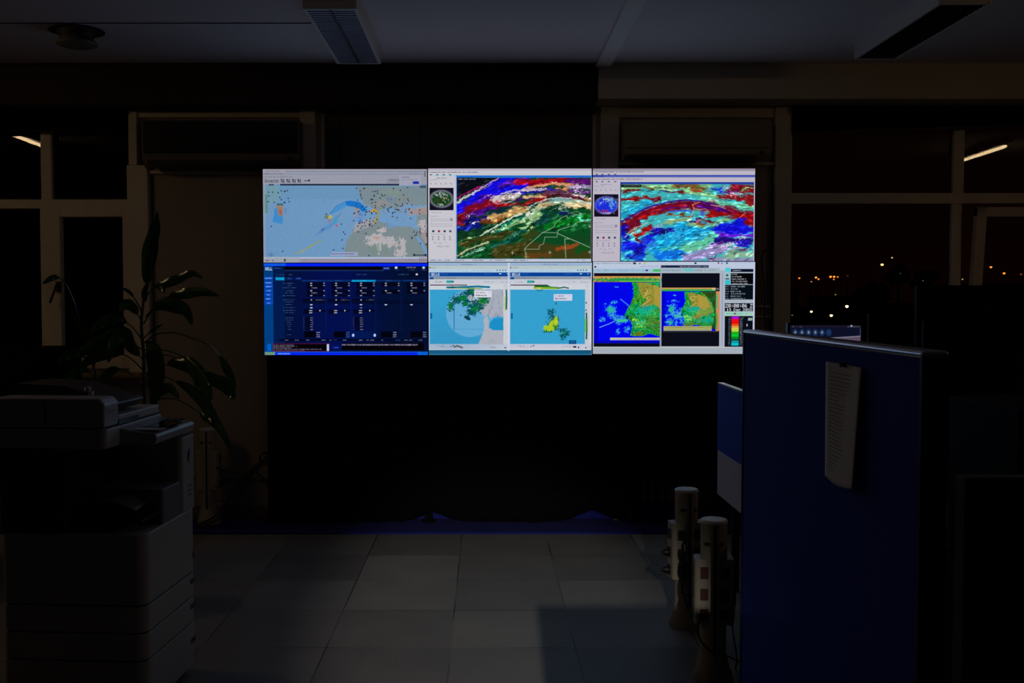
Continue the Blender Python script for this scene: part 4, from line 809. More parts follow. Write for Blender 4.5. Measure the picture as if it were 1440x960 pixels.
# --- display 6: radar on relief, clock and colour scale
def relief(c, box, K, cyc):
    """K maps (u,v) of the coast outline to pixels"""
    x0, y0, x1, y1 = box
    m = (c.GX >= x0) & (c.GX < x1) & (c.GY >= y0) & (c.GY < y1)
    c.rect(x0, y0, x1, y1, (0, 4, 235)); c.rect(x0, y0, x0+(x1-x0)*0.06, y1, (0, 0, 175), 0.7)
    land = [K(*p) for p in ((.56,-.02),(.60,.1),(.60,.22),(.55,.38),(.50,.47),(.46,.58),(.48,.66),(.52,.64),(.56,.68),(.58,.75),(.55,.93),(.62,.94),(.74,.94),(.84,.90),(.92,.92),(1.05,.97),(1.3,1.0),(1.5,.6),(1.5,-.02))]
    q = c.inside(land) & m
    n = fbm(c.h, c.w, 7, c.rng, 4); n2 = fbm(c.h, c.w, 3, c.rng, 3); n3 = fbm(c.h, c.w, 12, c.rng, 3)
    k = np.clip(n*5+0.5, 0, 1)[..., None]
    col = np.array((12, 130, 50))*(1-k)+np.array((70, 140, 35))*k
    k3 = np.clip(n3*6+0.2, 0, 1)[..., None]; col = col*(1-k3*0.6)+np.array((10, 165, 110))*k3*0.6
    c.a[q] = (col*(1+n2[..., None]*1.3))[q]
    sc = x1-x0
    clip = c.a.copy()
    hx, hy = K(.80, .16); px_, py_ = K(1.0, .3)
    c.poly([K(.66,.0), K(.80,.02), K(1.0,.1), K(1.05,.34), K(.9,.40), K(.74,.42), K(.78,.28), K(.68,.16)], (170, 140, 50), 0.8, 2.5)
    c.poly([K(.9,.04), K(1.12,.16), K(1.2,.4), K(1.05,.5), K(.92,.4)], (175, 150, 62), 0.85, 1.5)
    c.specks(*K(.78,.16), sc*.12, sc*.12, (110, 105, 30), 0.5, 3); c.specks(*K(.8,.2), sc*.12, sc*.14, (205, 180, 95), 0.42, 2.5)
    c.line([K(.72,.46), K(.80,.38), K(.88,.32)], sc*0.016, (150, 105, 40), 0.8); c.line([K(.70,.42), K(.78,.36), K(.86,.30)], sc*0.01, (210, 190, 110), 0.8)
    c.specks(*K(.62,.1), sc*.05, sc*.2, (20, 150, 30), 0.6, 4)
    c.specks(*K(.78,.5), sc*.26, sc*.10, (12, 175, 130), 0.75, 3); c.specks(*K(.8,.45), sc*.2, sc*.06, (20, 160, 180), 0.5, 2.6); c.specks(*K(.7,.72), sc*.17, sc*.09, (20, 185, 150), 0.6, 3)
    c.specks(*K(.7,.74), sc*.14, sc*.08, (150, 225, 60), 0.5, 2.6); c.specks(*K(.62,.66), sc*.07, sc*.03, (150, 240, 60), 0.7, 2.5); c.specks(*K(.9,.72), sc*.14, sc*.14, (110, 110, 30), 0.5, 4); c.specks(*K(.68,.9), sc*.12, sc*.04, (110, 105, 30), 0.7, 4); c.specks(*K(.88,.55), sc*.15, sc*.1, (90, 200, 60), 0.42, 2)
    c.ell(*K(.505,.615), sc*.02, sc*.03, (5, 20, 90), 0.9)
    # echoes over the sea
    for e in ((.25,.47,.07,.07),(.27,.54,.05,.07),(.33,.62,.05,.04),(.40,.66,.07,.05),(.36,.71,.03,.03),(.12,.65,.04,.03),(.43,.60,.04,.02),(.47,.68,.06,.03),(.36,.86,.03,.04),(.5,.82,.04,.05),(.3,.35,.05,.02),(.16,.38,.02,.02),(.33,.08,.03,.015)):
        x, y = K(e[0], e[1]); c.specks(x, y, sc*e[2]*1.3, sc*e[3]*1.3, (60, 165, 215), 0.75, 2.6)
    c.specks(*K(.25,.48), sc*.05, sc*.06, (30, 190, 110), 0.9, 3); c.specks(*K(.42,.67), sc*.08, sc*.025, (60, 200, 110), 0.9, 3)
    c.a[~m] = clip[~m]
    return m
def picture_relief():
    c = Canvas(834, 368, 1061.2, 497.4, (168, 178, 192), 66)
    c.rect(834, 368, 1062, 380, (186, 198, 220)); c.scrib(836, 369.6, 862, 1.6, (60, 62, 90), 0.6); c.scrib(863, 369.6, 887, 1.6, (60, 62, 90), 0.6); c.rect(890, 369, 894.4, 371.6, (70, 50, 60)); c.ell(906.6, 370.4, 2, 1.6, (190, 185, 140)); c.ell(899.5, 370.4, 1.6, 1, (110, 130, 170)); c.rect(976, 369, 979, 371.4, (30, 60, 80)); c.ell(1009.6, 369.8, 1.1, 1.2, (90, 30, 50)); c.ell(1014.6, 370.4, .8, 1.2, (60, 60, 120)); c.ell(1021.5, 370, 1.6, 1.4, (30, 110, 130)); c.scrib(1032, 369.2, 1058, 1.1, (110, 100, 190), 0.5)
    c.rect(836, 374.2, 838.6, 376.4, (30, 34, 50)); c.scrib(901, 374, 925, 1.4, (120, 90, 170), 0.6)
    c.rect(834, 377.6, 928.6, 383.6, (160, 190, 212)); c.scrib(838, 379.4, 845, 2, (80, 96, 120), 0.6); c.scrib(848, 379.4, 857, 2, (80, 96, 120), 0.6); c.scrib(860, 379, 912, 2.6, (70, 140, 175), 0.6, 0.35); c.rect(918, 378.6, 928.6, 382, (60, 190, 90)); c.rect(908, 379, 911, 381.4, (30, 50, 130))
    # left picture
    c.rect(835.6, 384, 928.6, 388.4, (18, 10, 20)); c.rect(835.6, 388.4, 928.6, 396.4, (212, 150, 78)); c.rect(835.6, 389.4, 841, 396, (225, 130, 90), 0.7)
    c.specks(885, 393.6, 45, 2.6, (30, 150, 70), 1.3, 3); c.line([(872, 395.4), (928, 395.4)], 1.4, (130, 220, 60), 0.8); c.rect(835.6, 396, 928.6, 397, (80, 20, 60), 0.7)
    relief(c, (835.6, 396.8, 928.4, 482), lambda u, v: (836+u*92.5, 397+v*80), 0)
    c.line([(844, 460), (850, 457.5), (857, 455), (864, 451.6)], 1.1, (120, 180, 240), 0.9); c.line([(873, 420.5), (880, 426), (885, 430)], 1.5, (80, 150, 235), 0.8)
    c.rect(858.6, 474.4, 928.4, 477.8, (196, 196, 180)); c.scrib(862, 475.2, 926, 1.6, (120, 110, 60), 0.6); c.rect(835.6, 482, 928.4, 487.4, (6, 10, 22)); c.rect(835.6, 478.5, 928.4, 483, (0, 0, 130), 0.4)
    # right picture
    c.rect(928.4, 373, 929.6, 492, (150, 158, 170)); c.rect(929.6, 373, 996, 376.6, (20, 34, 66)); c.scrib(932, 373.8, 934.4, 1.6, (220, 220, 230)); c.scrib(955, 374.1, 994, 1.7, (215, 205, 225), 0.95, 0.2)
    c.rect(929.6, 376.6, 1012, 383.4, (165, 180, 192)); c.scrib(931, 378.8, 1006, 2.6, (70, 120, 135), 0.65, 0.25); c.rect(960, 377.6, 976, 381.6, (90, 200, 200), 0.7)
    c.rect(930.4, 384, 1011.8, 486.6, (10, 12, 24)); c.rect(930.4, 404.4, 1006, 406.4, (215, 150, 85)); c.rect(930.4, 406.4, 1006, 409.2, (50, 170, 80)); c.rect(1001, 404.6, 1006, 407.6, (215, 180, 130)); c.rect(1007, 405, 1011, 407.4, (140, 130, 140), 0.8)
    relief(c, (930.6, 409.4, 1007, 465), lambda u, v: (930.6+u*56, 411+v*50), 1)
    # beyond the radar's reach
    r = np.hypot((c.GX-968), (c.GY-442)*1.0)
    q = (r > 36.5) & (c.GX > 972) & (c.GX < 1007) & (c.GY > 409.4) & (c.GY < 465) & (c.GY < 455+8); c.a[q] = c.a[q]*0.42+np.array((45, 30, 8))*0.58
    c.poly([(980, 416), (992, 417), (1001, 428), (1003, 440), (985, 446), (976, 448), (984, 432)], (180, 150, 60), 0.55, 1.5); c.specks(990, 450, 14, 6, (15, 170, 140), 0.85, 3); c.line([(972, 448), (980, 443), (992, 441)], 1.2, (165, 120, 50), 0.8)
    c.specks(948, 423, 12, 3, (80, 180, 215), 0.5, 2.5); c.specks(955, 440, 7, 9, (80, 170, 220), 0.5, 2.6); c.specks(942, 453, 6, 5, (30, 190, 90), 0.8, 3); c.specks(942, 452, 8, 7, (80, 170, 230), 0.5, 2)
    c.rect(1006.6, 409.4, 1011.8, 465, (212, 132, 82)); c.line([(1007.4, 414), (1008.4, 426), (1007.2, 434)], 2.0, (60, 180, 110)); c.line([(1007, 440), (1008, 450), (1007, 462)], 2.4, (50, 160, 50))
    c.rect(933.6, 458.2, 1001, 464.6, (175, 175, 110)); c.scrib(935, 459.2, 1000, 1.8, (110, 95, 30), 0.8); c.scrib(935, 461.8, 1000, 1.8, (120, 120, 60), 0.8); c.rect(933, 465, 1012, 466.6, (60, 60, 30), 0.8)
    c.rect(834, 487.2, 1047.5, 497.4, (165, 172, 182)); c.rect(834, 487.2, 1047, 488.2, (200, 205, 205)); c.rect(834, 491.8, 1047, 493, (150, 175, 190))
    c.rect(1011.8, 383, 1019, 487.4, (170, 178, 196)); c.rect(1015, 383, 1016, 487, (120, 130, 140), 0.6)
    # text panels
    c.rect(1019, 376, 1026.8, 400, (150, 190, 205)); c.rect(1019, 377, 1025.4, 381.6, (60, 205, 215)); c.ell(1022, 387, 1.8, 1.6, (50, 90, 60)); c.rect(1019.6, 391, 1025, 393, (80, 80, 100)); c.rect(1019.2, 394, 1025.8, 400, (40, 190, 205))
    c.rect(1027, 378.2, 1058.6, 382.4, (6, 18, 40)); c.scrib(1028.6, 379.6, 1041, 1.8, (215, 225, 235), 1, 0.05)
    c.rect(1027, 384, 1058.6, 399.6, (3, 4, 10)); c.rect(1019.4, 400.4, 1058.6, 421, (5, 14, 26))
    for y, e, g in ((384.6, 1035, .05), (388, 1042, .12), (391.3, 1048, .12), (394.6, 1050, .12), (397.9, 1050.5, .08)): c.scrib(1028.4, y, e, 2.0, (225, 225, 230), 1, g)
    for y, e in ((402, 1047), (405.2, 1038), (408.6, 1041), (411.9, 1047), (415.3, 1041), (418.6, 1047)): c.scrib(1020, y, 1024.6, 1.7, (170, 185, 190), 0.9, 0.05); c.scrib(1027, y, e, 1.9, (205, 215, 220), 0.95, 0.12)
    c.rect(1019, 421, 1059, 425.6, (170, 182, 196)); c.scrib(1022, 422.6, 1048, 1.1, (120, 130, 130), 0.5)
    c.rect(1019.2, 426, 1058.6, 437.6, (4, 12, 26))
    c.text(1020.2, 427.2, 5.0, '20:00:06 Z', (245, 248, 255), 3.82, 1, 0.12); c.text(1021.6, 433.4, 3.8, '13 Dec 2022', (240, 242, 250), 3.3, 1, 0.1)
    c.rect(1019, 437.8, 1058.6, 443.8, (165, 205, 190)); c.scrib(1021, 439.4, 1056, 2.6, (40, 150, 130), 0.7, 0.3); c.rect(1032, 439.4, 1034.6, 442, (90, 60, 80), 0.8)
    c.rect(1019.2, 444, 1058.6, 487.2, (3, 12, 24))
    sc = [(444.6, (175, 10, 215)), (448, (235, 10, 40)), (451, (240, 8, 8)), (455, (235, 80, 20)), (457.6, (235, 150, 70)), (460.5, (215, 205, 80)), (463, (180, 215, 60)), (466, (20, 175, 30)), (469.5, (10, 200, 50)), (473, (5, 140, 20)), (476.4, (6, 60, 50)), (478.4, (15, 150, 160)), (481.6, (10, 190, 205)), (485.6, (10, 190, 205))]
    for (y, col), (y2, _) in zip(sc[:-1], sc[1:]): c.rect(1028.8, y, 1039, y2, col)
    for k in range(17):
        y = 446+k*2.35; c.scrib(1024.4, y, 1027.4, 1.3, (190, 195, 200) if k % 4 else (200, 110, 120), 0.9, 0); c.scrib(1040.4, y, 1044 if k else 1046, 1.3, (205, 210, 220), 0.9, 0)
    c.rect(1051.8, 446.6, 1058, 450.4, (150, 170, 170)); c.ell(1050.6, 456.8, 0.9, 2, (200, 150, 160)); 
    c.rect(1058.8, 374, 1061.2, 486.5, (190, 200, 225)); c.rect(1047.5, 487.2, 1061.2, 497.4, (6, 8, 14))
    c.noise(0.05, 2); return c

def display_mat(name, power):
    m = bpy.data.materials.new(name); m.use_nodes = True; t = m.node_tree; b = t.nodes['Principled BSDF']
    a = t.nodes.new('ShaderNodeAttribute'); a.attribute_name = 'picture'
    b.inputs['Base Color'].default_value = (0.01, 0.01, 0.01, 1); b.inputs['Roughness'].default_value = 0.35
    t.links.new(a.outputs['Color'], b.inputs['Emission Color']); b.inputs['Emission Strength'].default_value = power
    return m
DISPLAY = display_mat('display_dots', SCREEN_POWER)
def picture_mesh(name, cv, corners, parent, material=DISPLAY):
    """sheet of dots; corners TL, TR, BL, BR in parent space"""
    a = np.clip(cv.a, 0, 255)/255.0; lin = np.where(a <= 0.04045, a/12.92, ((a+0.055)/1.055)**2.4)
    h, w_ = cv.h, cv.w; TL, TR, BL, BR = [np.array(p) for p in corners]
    u = np.linspace(0, 1, w_)[None, :, None]; v = np.linspace(0, 1, h)[:, None, None]
    P = (TL*(1-u)+TR*u)*(1-v)+(BL*(1-u)+BR*u)*v
    idx = np.arange(h*w_).reshape(h, w_)
    q = np.stack([idx[1:, :-1], idx[1:, 1:], idx[:-1, 1:], idx[:-1, :-1]], -1).reshape(-1, 4)
    me = bpy.data.meshes.new(name); me.vertices.add(h*w_); me.vertices.foreach_set('co', P.reshape(-1).astype(np.float32))
    me.loops.add(q.size); me.loops.foreach_set('vertex_index', q.reshape(-1).astype(np.int32))
    me.polygons.add(len(q)); me.polygons.foreach_set('loop_start', (np.arange(len(q))*4).astype(np.int32))
    me.update(calc_edges=True); me.validate()
    at_ = me.color_attributes.new('picture', 'FLOAT_COLOR', 'POINT')
    rgba = np.ones((h*w_, 4), np.float32); rgba[:, :3] = lin.reshape(-1, 3); at_.data.foreach_set('color', rgba.reshape(-1))
    me.materials.append(material); o = bpy.data.objects.new(name, me); C.objects.link(o); o.parent = parent; return o

YS = 7.5
panels = [
 (picture_map, (368.5, 237.8, 600.6, 369), (370.2, 600.6), 'large wall display with a pale blue flight map, top left of the six'),
 (picture_airmass, (601.6, 237, 831.6, 368), (602.2, 831.7), 'large wall display with a red, blue and green satellite view, top middle of the six'),
 (picture_dust, (834, 237, 1061.4, 367.4), (833.6, 1061.2), 'large wall display with a turquoise and dark red satellite view, top right of the six'),
 (picture_form, (370.6, 370, 601.4, 499), (371.2, 601.4), 'large wall display with a dark blue form of numbers, bottom left of the six'),
 (picture_radar, (603, 369, 832, 499), (603, 832), 'large wall display with two light blue radar maps, bottom middle of the six'),
 (picture_relief, (834, 368, 1061.2, 497.4), (833.8, 1061.2), 'large wall display with clock and radar over green relief, bottom right of the six'),
]
bez = mat('display_bezel', (14, 14, 18), 0.4)
for fn, (x0, y0, x1, y1), (mx0, mx1), lab in panels:
    ym = (y0+y1)/2; XA, XB = X_(mx0, ym, YS), X_(mx1, ym, YS); ZT, ZB = Z_(y0, YS), Z_(y1, YS)
    cx = (XA+XB)/2
    t = thing('wall_display', lab, 'display screen', (cx, YS, ZB), 0, 'six displays of the video wall')
    a, b, h = XA-cx, XB-cx, ZT-ZB; g = 0.0028
    hb = MB(); hb.box(a-g, b+g, 0.002, 0.06, -g, h+g); hb.box(a+0.12, b-0.12, 0.06, 0.11, 0.1, h-0.1); hb.build('housing', bez, t)
    fr_ = MB(); fr_.box(a-g, a, -0.003, 0.002, -g, h+g); fr_.box(b, b+g, -0.003, 0.002, -g, h+g); fr_.box(a, b, -0.003, 0.002, -g, 0); fr_.box(a, b, -0.003, 0.002, h, h+g)
    fr_.build('bezel', bez, t)
    picture_mesh('screen', fn(), ((a, 0, h), (b, 0, h), (a, 0, 0), (b, 0, 0)), t)

# ---------------------------------------------------------------- video wall stand, drapes, radiator, carpet
car = mat('blue_carpet', (14, 24, 118), 0.95, var=0.2, scale=60, bump=0.3)
crp = tag(MB().box(XL, XR, 7.315, YW, 0.0, 0.012).build('carpet', car), 'dark blue carpet strip along the foot of the window wall', 'carpet')
struct(MB().box(X_(382, 740, 7.79), X_(1105, 740, 7.79), 7.788, 7.795, 0.012, 0.16).build('trim_11', car))

st = thing('display_stand', 'black steel frame carrying the six wall displays', 'stand', (0, 7.645, 0))
for x in (-1.2, -0.42, 0.36, 1.14, 1.75):
    MB().box(x-0.03, x+0.03, 0, 0.03, 0.03, 2.55).build('upright', dull_black, st)
    MB().box(x-0.05, x+0.05, -0.02, 0.045, 0.012, 0.03).build('foot', dull_black, st)
for z in (1.35, 1.8, 2.1, 2.5):
    MB().box(-1.5, 1.9, -0.03, 0.0, z-0.03, z+0.03).build('crossbar', black_m, st)
MB().box(-1.5, 1.9, -0.03, 0.02, 1.16, 1.2).build('curtain_rail', black_m, st)

def drape(px0, px1, ytop, fbot, lab, amp=0.006):
    xa, xb = X_(px0, 500, 7.57), X_(px1, 500, 7.57); zt_ = Z_(ytop, 7.57)
    def f(u, v):
        x = xa+(xb-xa)*u; px = px0+(px1-px0)*u; zb = fbot(px)
        z = zt_+(zb-zt_)*v
        return (x, 7.60+amp*math.sin(u*34)*(0.3+v)+0.004*math.sin(u*91), z)
    return tag(MB().grid(f, 90, 14).build('black_drape', dull_black, smooth=True, solid=0.004), lab, 'curtain', 'black drapes under the video wall')
zf = lambda py: max(0.016, Z_(py, 7.6))
def bump_(px, c, wd): return max(0.0, 1-abs(px-c)/wd)
drape(374, 602, 499, lambda px: 0.03+0.075*bump_(px, 610, 50)**1.3, 'black cloth under the blue form display, left of three, hanging to the carpet')
drape(603, 833, 499, lambda px: 0.03+0.09*bump_(px, 600, 55)**1.3+0.09*bump_(px, 836, 52)**1.3, 'black cloth under the radar map display, middle of three, both lower corners lifted')
drape(834, 1062, 497, lambda px: (0.03+0.09*bump_(px, 836, 52)**1.3) if px < 890 else Z_(673, 7.6), 'black cloth under the clock display, right of three, ending above the radiator')

rad = thing('radiator', 'dark ribbed radiator showing below the right black cloth', 'radiator', (X_(845, 700, 7.7), 7.705, 0))
rl = X_(1075, 700, 7.7)-X_(845, 700, 7.7); rad_m = mat('radiator_enamel', (70, 68, 66), 0.5)
n = 17; zr0, zr1 = 0.16, Z_(676, 7.7)
for k in range(n):
    x = rl*k/n
    MB().box(x, x+rl/n*0.62, 0, 0.08, zr0, zr1).build('rib', rad_m, rad, bevel=0.006)
MB().box(0, rl, 0.03, 0.06, zr0+0.03, zr0+0.06).build('pipe', rad_m, rad)
MB().box(0, rl, 0.03, 0.06, zr1-0.06, zr1-0.03).build('pipe', rad_m, rad)
for x in (0.1, rl-0.14): MB().box(x, x+0.04, 0.02, 0.07, 0.012, zr0+0.04).build('foot', rad_m, rad)

# ---------------------------------------------------------------- blinds
vb = thing('venetian_blind', 'dark closed venetian blind above the middle wall displays', 'blind', (0, YW+0.02, 0))
bl = mat('blind_slat', (84, 84, 82), 0.6); x0, x1 = wx(455), wx(835)
MB().box(x0, x1, -0.03, 0.02, zt-0.05, zt-0.005).build('head_rail', mat('blind_rail', (30, 30, 30), 0.5), vb)
z = zt-0.06; k = 0; sl = MB()
while z > 2.05:
    sl.prism([(-0.006, z), (-0.010, z-0.011), (-0.004, z-0.023), (-0.002, z-0.023), (-0.008, z-0.011), (-0.004, z)], 'x', x0+0.01, x1-0.01); z -= 0.020
sl.build('slats', bl, vb)
MB().box(x0+0.01, x1-0.01, -0.015, 0.0, 2.03, 2.05).build('bottom_rail', bl, vb)
for px in (480, 590, 700, 812): MB().tube([(wx(px), -0.014, zt-0.05), (wx(px), -0.014, 2.04)], 0.0025, 6).build('ladder_cord', mat('blind_cord', (30, 30, 30), 0.8), vb)

rb = thing('roller_blind', 'black roller blind rolled up high over the right window, lower edge slightly tilted', 'blind', (0, YW-0.06, 0))
zA, zB = at(1107, 186.5, YW-0.06).z, at(1440, 176, YW-0.06).z; xA, xB = wx(1107), XR-0.1; zE = zA+(zB-zA)*(xB-xA)/(wx(1440)-xA)
MB().prism([(xA, zA), (xB, zE), (xB, zt-0.03), (xA, zt-0.03)], 'y', 0.0, 0.004).build('cloth', dull_black, rb)
MB().lathe([(0.03, 0), (0.03, xB-xA)], 20, M=Matrix.Translation((xA, 0.0, zt-0.035)) @ Matrix.Rotation(math.radians(90), 4, 'Y')).build('roll', dull_black, rb, smooth=True)
MB().tube([(xA, -0.003, zA), (xB, -0.003, zE)], 0.006, 8).build('bottom_bar', mat('blind_bar', (80, 78, 74), 0.5), rb)
rb2 = thing('roller_blind', 'black roller blind rolled up high over the left window', 'blind', (0, YW-0.06, 0))
xA, xB = XL+0.1, wx(186); zA = Z_(184, YW-0.06)
MB().box(xA, xB, 0, 0.004, zA, zt-0.03).build('cloth', dull_black, rb2)
MB().lathe([(0.03, 0), (0.03, xB-xA)], 20, M=Matrix.Translation((xA, 0.0, zt-0.035)) @ Matrix.Rotation(math.radians(90), 4, 'Y')).build('roll', dull_black, rb2, smooth=True)
MB().tube([(xA, -0.003, zA), (xB, -0.003, zA)], 0.006, 8).build('bottom_bar', mat('blind_bar_dark', (22, 20, 18), 0.7), rb2)

# ---------------------------------------------------------------- air conditioners
def air_con(pa, pb, ytop, ybot, lab, body, panel, z_strip):
    xa, xb = X_(pa, ytop, 7.6), X_(pb, ytop, 7.6); z0, z1 = Z_(ybot, 7.6), Z_(ytop, 7.6); w_, h = xb-xa, z1-z0
    t = thing('air_conditioner', lab, 'air conditioner', (xa, YW-0.06, z0))
    D = -0.17
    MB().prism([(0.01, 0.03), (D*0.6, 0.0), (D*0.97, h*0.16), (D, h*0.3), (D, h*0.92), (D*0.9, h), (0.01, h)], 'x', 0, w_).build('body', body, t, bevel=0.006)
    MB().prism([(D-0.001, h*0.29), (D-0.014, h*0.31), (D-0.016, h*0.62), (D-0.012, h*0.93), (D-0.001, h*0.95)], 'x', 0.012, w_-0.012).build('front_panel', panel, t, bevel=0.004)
    MB().box(0.04, w_-0.12, D*0.9-0.006, D*0.9+0.004, h*0.03, h*0.13).build('louver', mat('louver_dark', (34, 34, 44), 0.5), t, bevel=0.003)
    MB().lathe([(0.013, 0), (0.013, 0.006)], 20, M=Matrix.Translation((w_-0.075, D-0.0, h*0.2)) @ Matrix.Rotation(math.radians(90), 4, 'X')).build('sensor', black_m, t)
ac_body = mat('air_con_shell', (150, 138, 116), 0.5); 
air_con(200, 421, 168, 236, 'air conditioner with a dark front, left of the wall displays', mat('air_con_shell_dim', (104, 94, 86), 0.5), mat('air_con_dark_front', (26, 20, 20), 0.3), .2)  # left shell is a darker copy, its weaker light put into the colour
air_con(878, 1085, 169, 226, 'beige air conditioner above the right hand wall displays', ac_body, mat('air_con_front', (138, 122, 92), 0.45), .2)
tag(MB().tube(smooth_path([at(1084, 348, 7.77), at(1073, 356, 7.76), at(1071, 375, 7.78), at(1075, 400, 7.79), at(1075, 440, 7.79), at(1076, 475, 7.79)]), 0.005, 6, 0.004).build('cable', black_m),
    'thin black cable running down the wall panel right of the displays', 'cable')
tr = thing('wall_trunking', 'small pale cable duct crossing low on the wall panel right of the displays', 'cable duct', (0, YW-0.02, 0))
MB().box(wx(1061), wx(1082), 0, 0.02, Z_(432, YW), Z_(429, YW)).build('duct', frame_m, tr); MB().box(wx(1061), wx(1082), 0, 0.02, Z_(446, YW), Z_(444, YW)).build('duct', frame_m, tr)
MB().box(wx(1081), wx(1083), 0, 0.02, Z_(446, YW), Z_(429, YW)).build('end_cap', frame_m, tr)

# ---------------------------------------------------------------- ceiling fixtures
def ceiling_light(x0, x1, y0, y1, lab, louvre_col, lit=0.0, loc=None):
    """a surface mounted louvred fluorescent fixture"""
    zb, ht = 3.27, ZC-3.27; W_ = x1-x0; Ln = y1-y0
    t = thing('ceiling_light', lab, 'ceiling light', (x0, y0, zb), 0)
    body = mat('light_housing', (215, 210, 205), 0.5); lv = mat('louvre_%d' % louvre_col[0], louvre_col, 0.35, metal=0.3)
    b = MB(); b.box(0, W_, 0, Ln, 0.045, ht); b.box(0, 0.02, 0, Ln, 0, 0.045); b.box(W_-0.02, W_, 0, Ln, 0, 0.045); b.box(0.02, W_-0.02, 0, 0.02, 0, 0.045); b.box(0.02, W_-0.02, Ln-0.02, Ln, 0, 0.045)
    b.build('housing', body, t, bevel=0.004)
    MB().box(W_/2-0.006, W_/2+0.006, 0.02, Ln-0.02, 0.002, 0.045).build('divider', mat('divider_dark', (30, 28, 34), 0.6), t)
    l = MB(); n_ = 30
    for k in range(n_):
        y = 0.02+(Ln-0.04)*(k+0.5)/n_
        l.prism([(y-0.006, 0.003), (y+0.006, 0.003), (y+0.001, 0.03), (y-0.001, 0.03)], 'x', 0.021, W_/2-0.009); l.prism([(y-0.006, 0.003), (y+0.006, 0.003), (y+0.001, 0.03), (y-0.001, 0.03)], 'x', W_/2+0.009, W_-0.021)
    l.build('louvre', lv, t)
    for x in (W_*0.27, W_*0.73):
        tm = emit('lit_tube', (255, 226, 176), lit) if lit else mat('unlit_tube', (150, 150, 165), 0.3)
        MB().lathe([(0.013, 0), (0.013, Ln-0.08)], 16, M=Matrix.Translation((x, 0.04, 0.031 if not lit else -0.012)) @ Matrix.Rotation(math.radians(-90), 4, 'X')).build('tube', tm, t, smooth=True)
    return t
ceiling_light(-1.005, -0.705, 5.75, 7.09, 'unlit louvred ceiling light above the left half of the displays', (205, 205, 225))
ceiling_light(2.455, 2.745, 5.66, 6.95, 'unlit louvred ceiling light at the upper right, before the right window', (70, 64, 72))

def tube_light(x, y, z, rz, ln, lab, power, name):
    t = thing('tube_light', lab, 'ceiling light', (x, y, z), rz)
    MB().box(-0.05, 0.05, -ln/2-0.03, ln/2+0.03, 0.03, 0.09).build('housing', mat('light_housing', (215, 210, 205), 0.5), t)
    MB().lathe([(0.016, 0), (0.016, ln)], 16, M=Matrix.Translation((0, -ln/2, 0.012)) @ Matrix.Rotation(math.radians(-90), 4, 'X')).build('tube', emit(name, (255, 214, 160), power), t, smooth=True)
    return t
tube_light(5.55, 4.1, ZC-0.09, math.radians(3), 1.15, 'lit tube light on the ceiling far right, seen only mirrored in the right window', TUBE_POWER, 'tube_glow')
tube_light(-4.66, 5.25, ZC-0.09, math.radians(-3), 1.15, 'lit tube light on the ceiling far left, seen only mirrored in the left window', TUBE_POWER, 'tube_glow')
sl_ = thing('added_spot', 'unseen spot added far behind the camera to light the floor patch', 'spot lamp', (0.07, -4.8, 2.95))  # added lamp, its narrow cone makes the bright floor patch
aim = (Vector((0.06, 5.2, 0.0))-Vector((0.07, -4.8, 2.95))).to_track_quat('-Z', 'Y').to_matrix().to_4x4()
MB().lathe([(0.05, 0.16), (0.062, 0.12), (0.062, 0.0), (0.058, 0.0), (0.058, 0.10), (0.03, 0.12)], 24, M=aim).build('shade', mat('light_housing', (215, 210, 205), 0.5), sl_, smooth=True)
MB().tube([(0, 0, 0.1), (0, 0, ZC-2.95)], 0.012, 8).build('stem', mat('light_housing', (215, 210, 205), 0.5), sl_)
ld = bpy.data.lights.new('spot_beam', 'SPOT'); ld.energy = REAR_POWER; ld.color = (1.0, 0.93, 0.84); ld.spot_size = math.radians(12.3); ld.spot_blend = 0.75; ld.shadow_soft_size = 0.035
lo = bpy.data.objects.new('spot_beam', ld); C.objects.link(lo); lo.parent = sl_; lo.matrix_local = aim

dv = at(108, 66, 6.6)
t = thing('ceiling_detector', 'small dark round detector hanging under the ceiling at the upper left', 'smoke detector', (dv.x, 6.6, 0))
zc_ = dv.z
MB().lathe([(0.17, ZC-0.006), (0.17, ZC-0.0)], 28).build('base_plate', mat('detector_dark', (36, 32, 30), 0.6), t)
MB().lathe([(0.10, ZC-0.05), (0.12, ZC-0.006)], 28).build('neck', mat('detector_dark', (36, 32, 30), 0.6), t, smooth=True)
MB().lathe([(0.09, zc_), (0.125, zc_+0.012), (0.13, zc_+0.022), (0.10, ZC-0.05)], 28).build('dish', mat('detector_dish', (110, 108, 100), 0.5), t, smooth=True)

# ---------------------------------------------------------------- copier
a = math.radians(4.0)
P0 = at(206, 900, 4.05)
copier = thing('copier', 'big grey office copier with paper drawers at the left, screens lighting its side', 'copier', (P0.x, 4.05, 0), -a)
cg = mat('copier_grey', (176, 176, 178), 0.45, var=0.02); cdk = mat('copier_dark', (40, 40, 46), 0.4); cwh = mat('copier_lid', (188, 188, 200), 0.4)
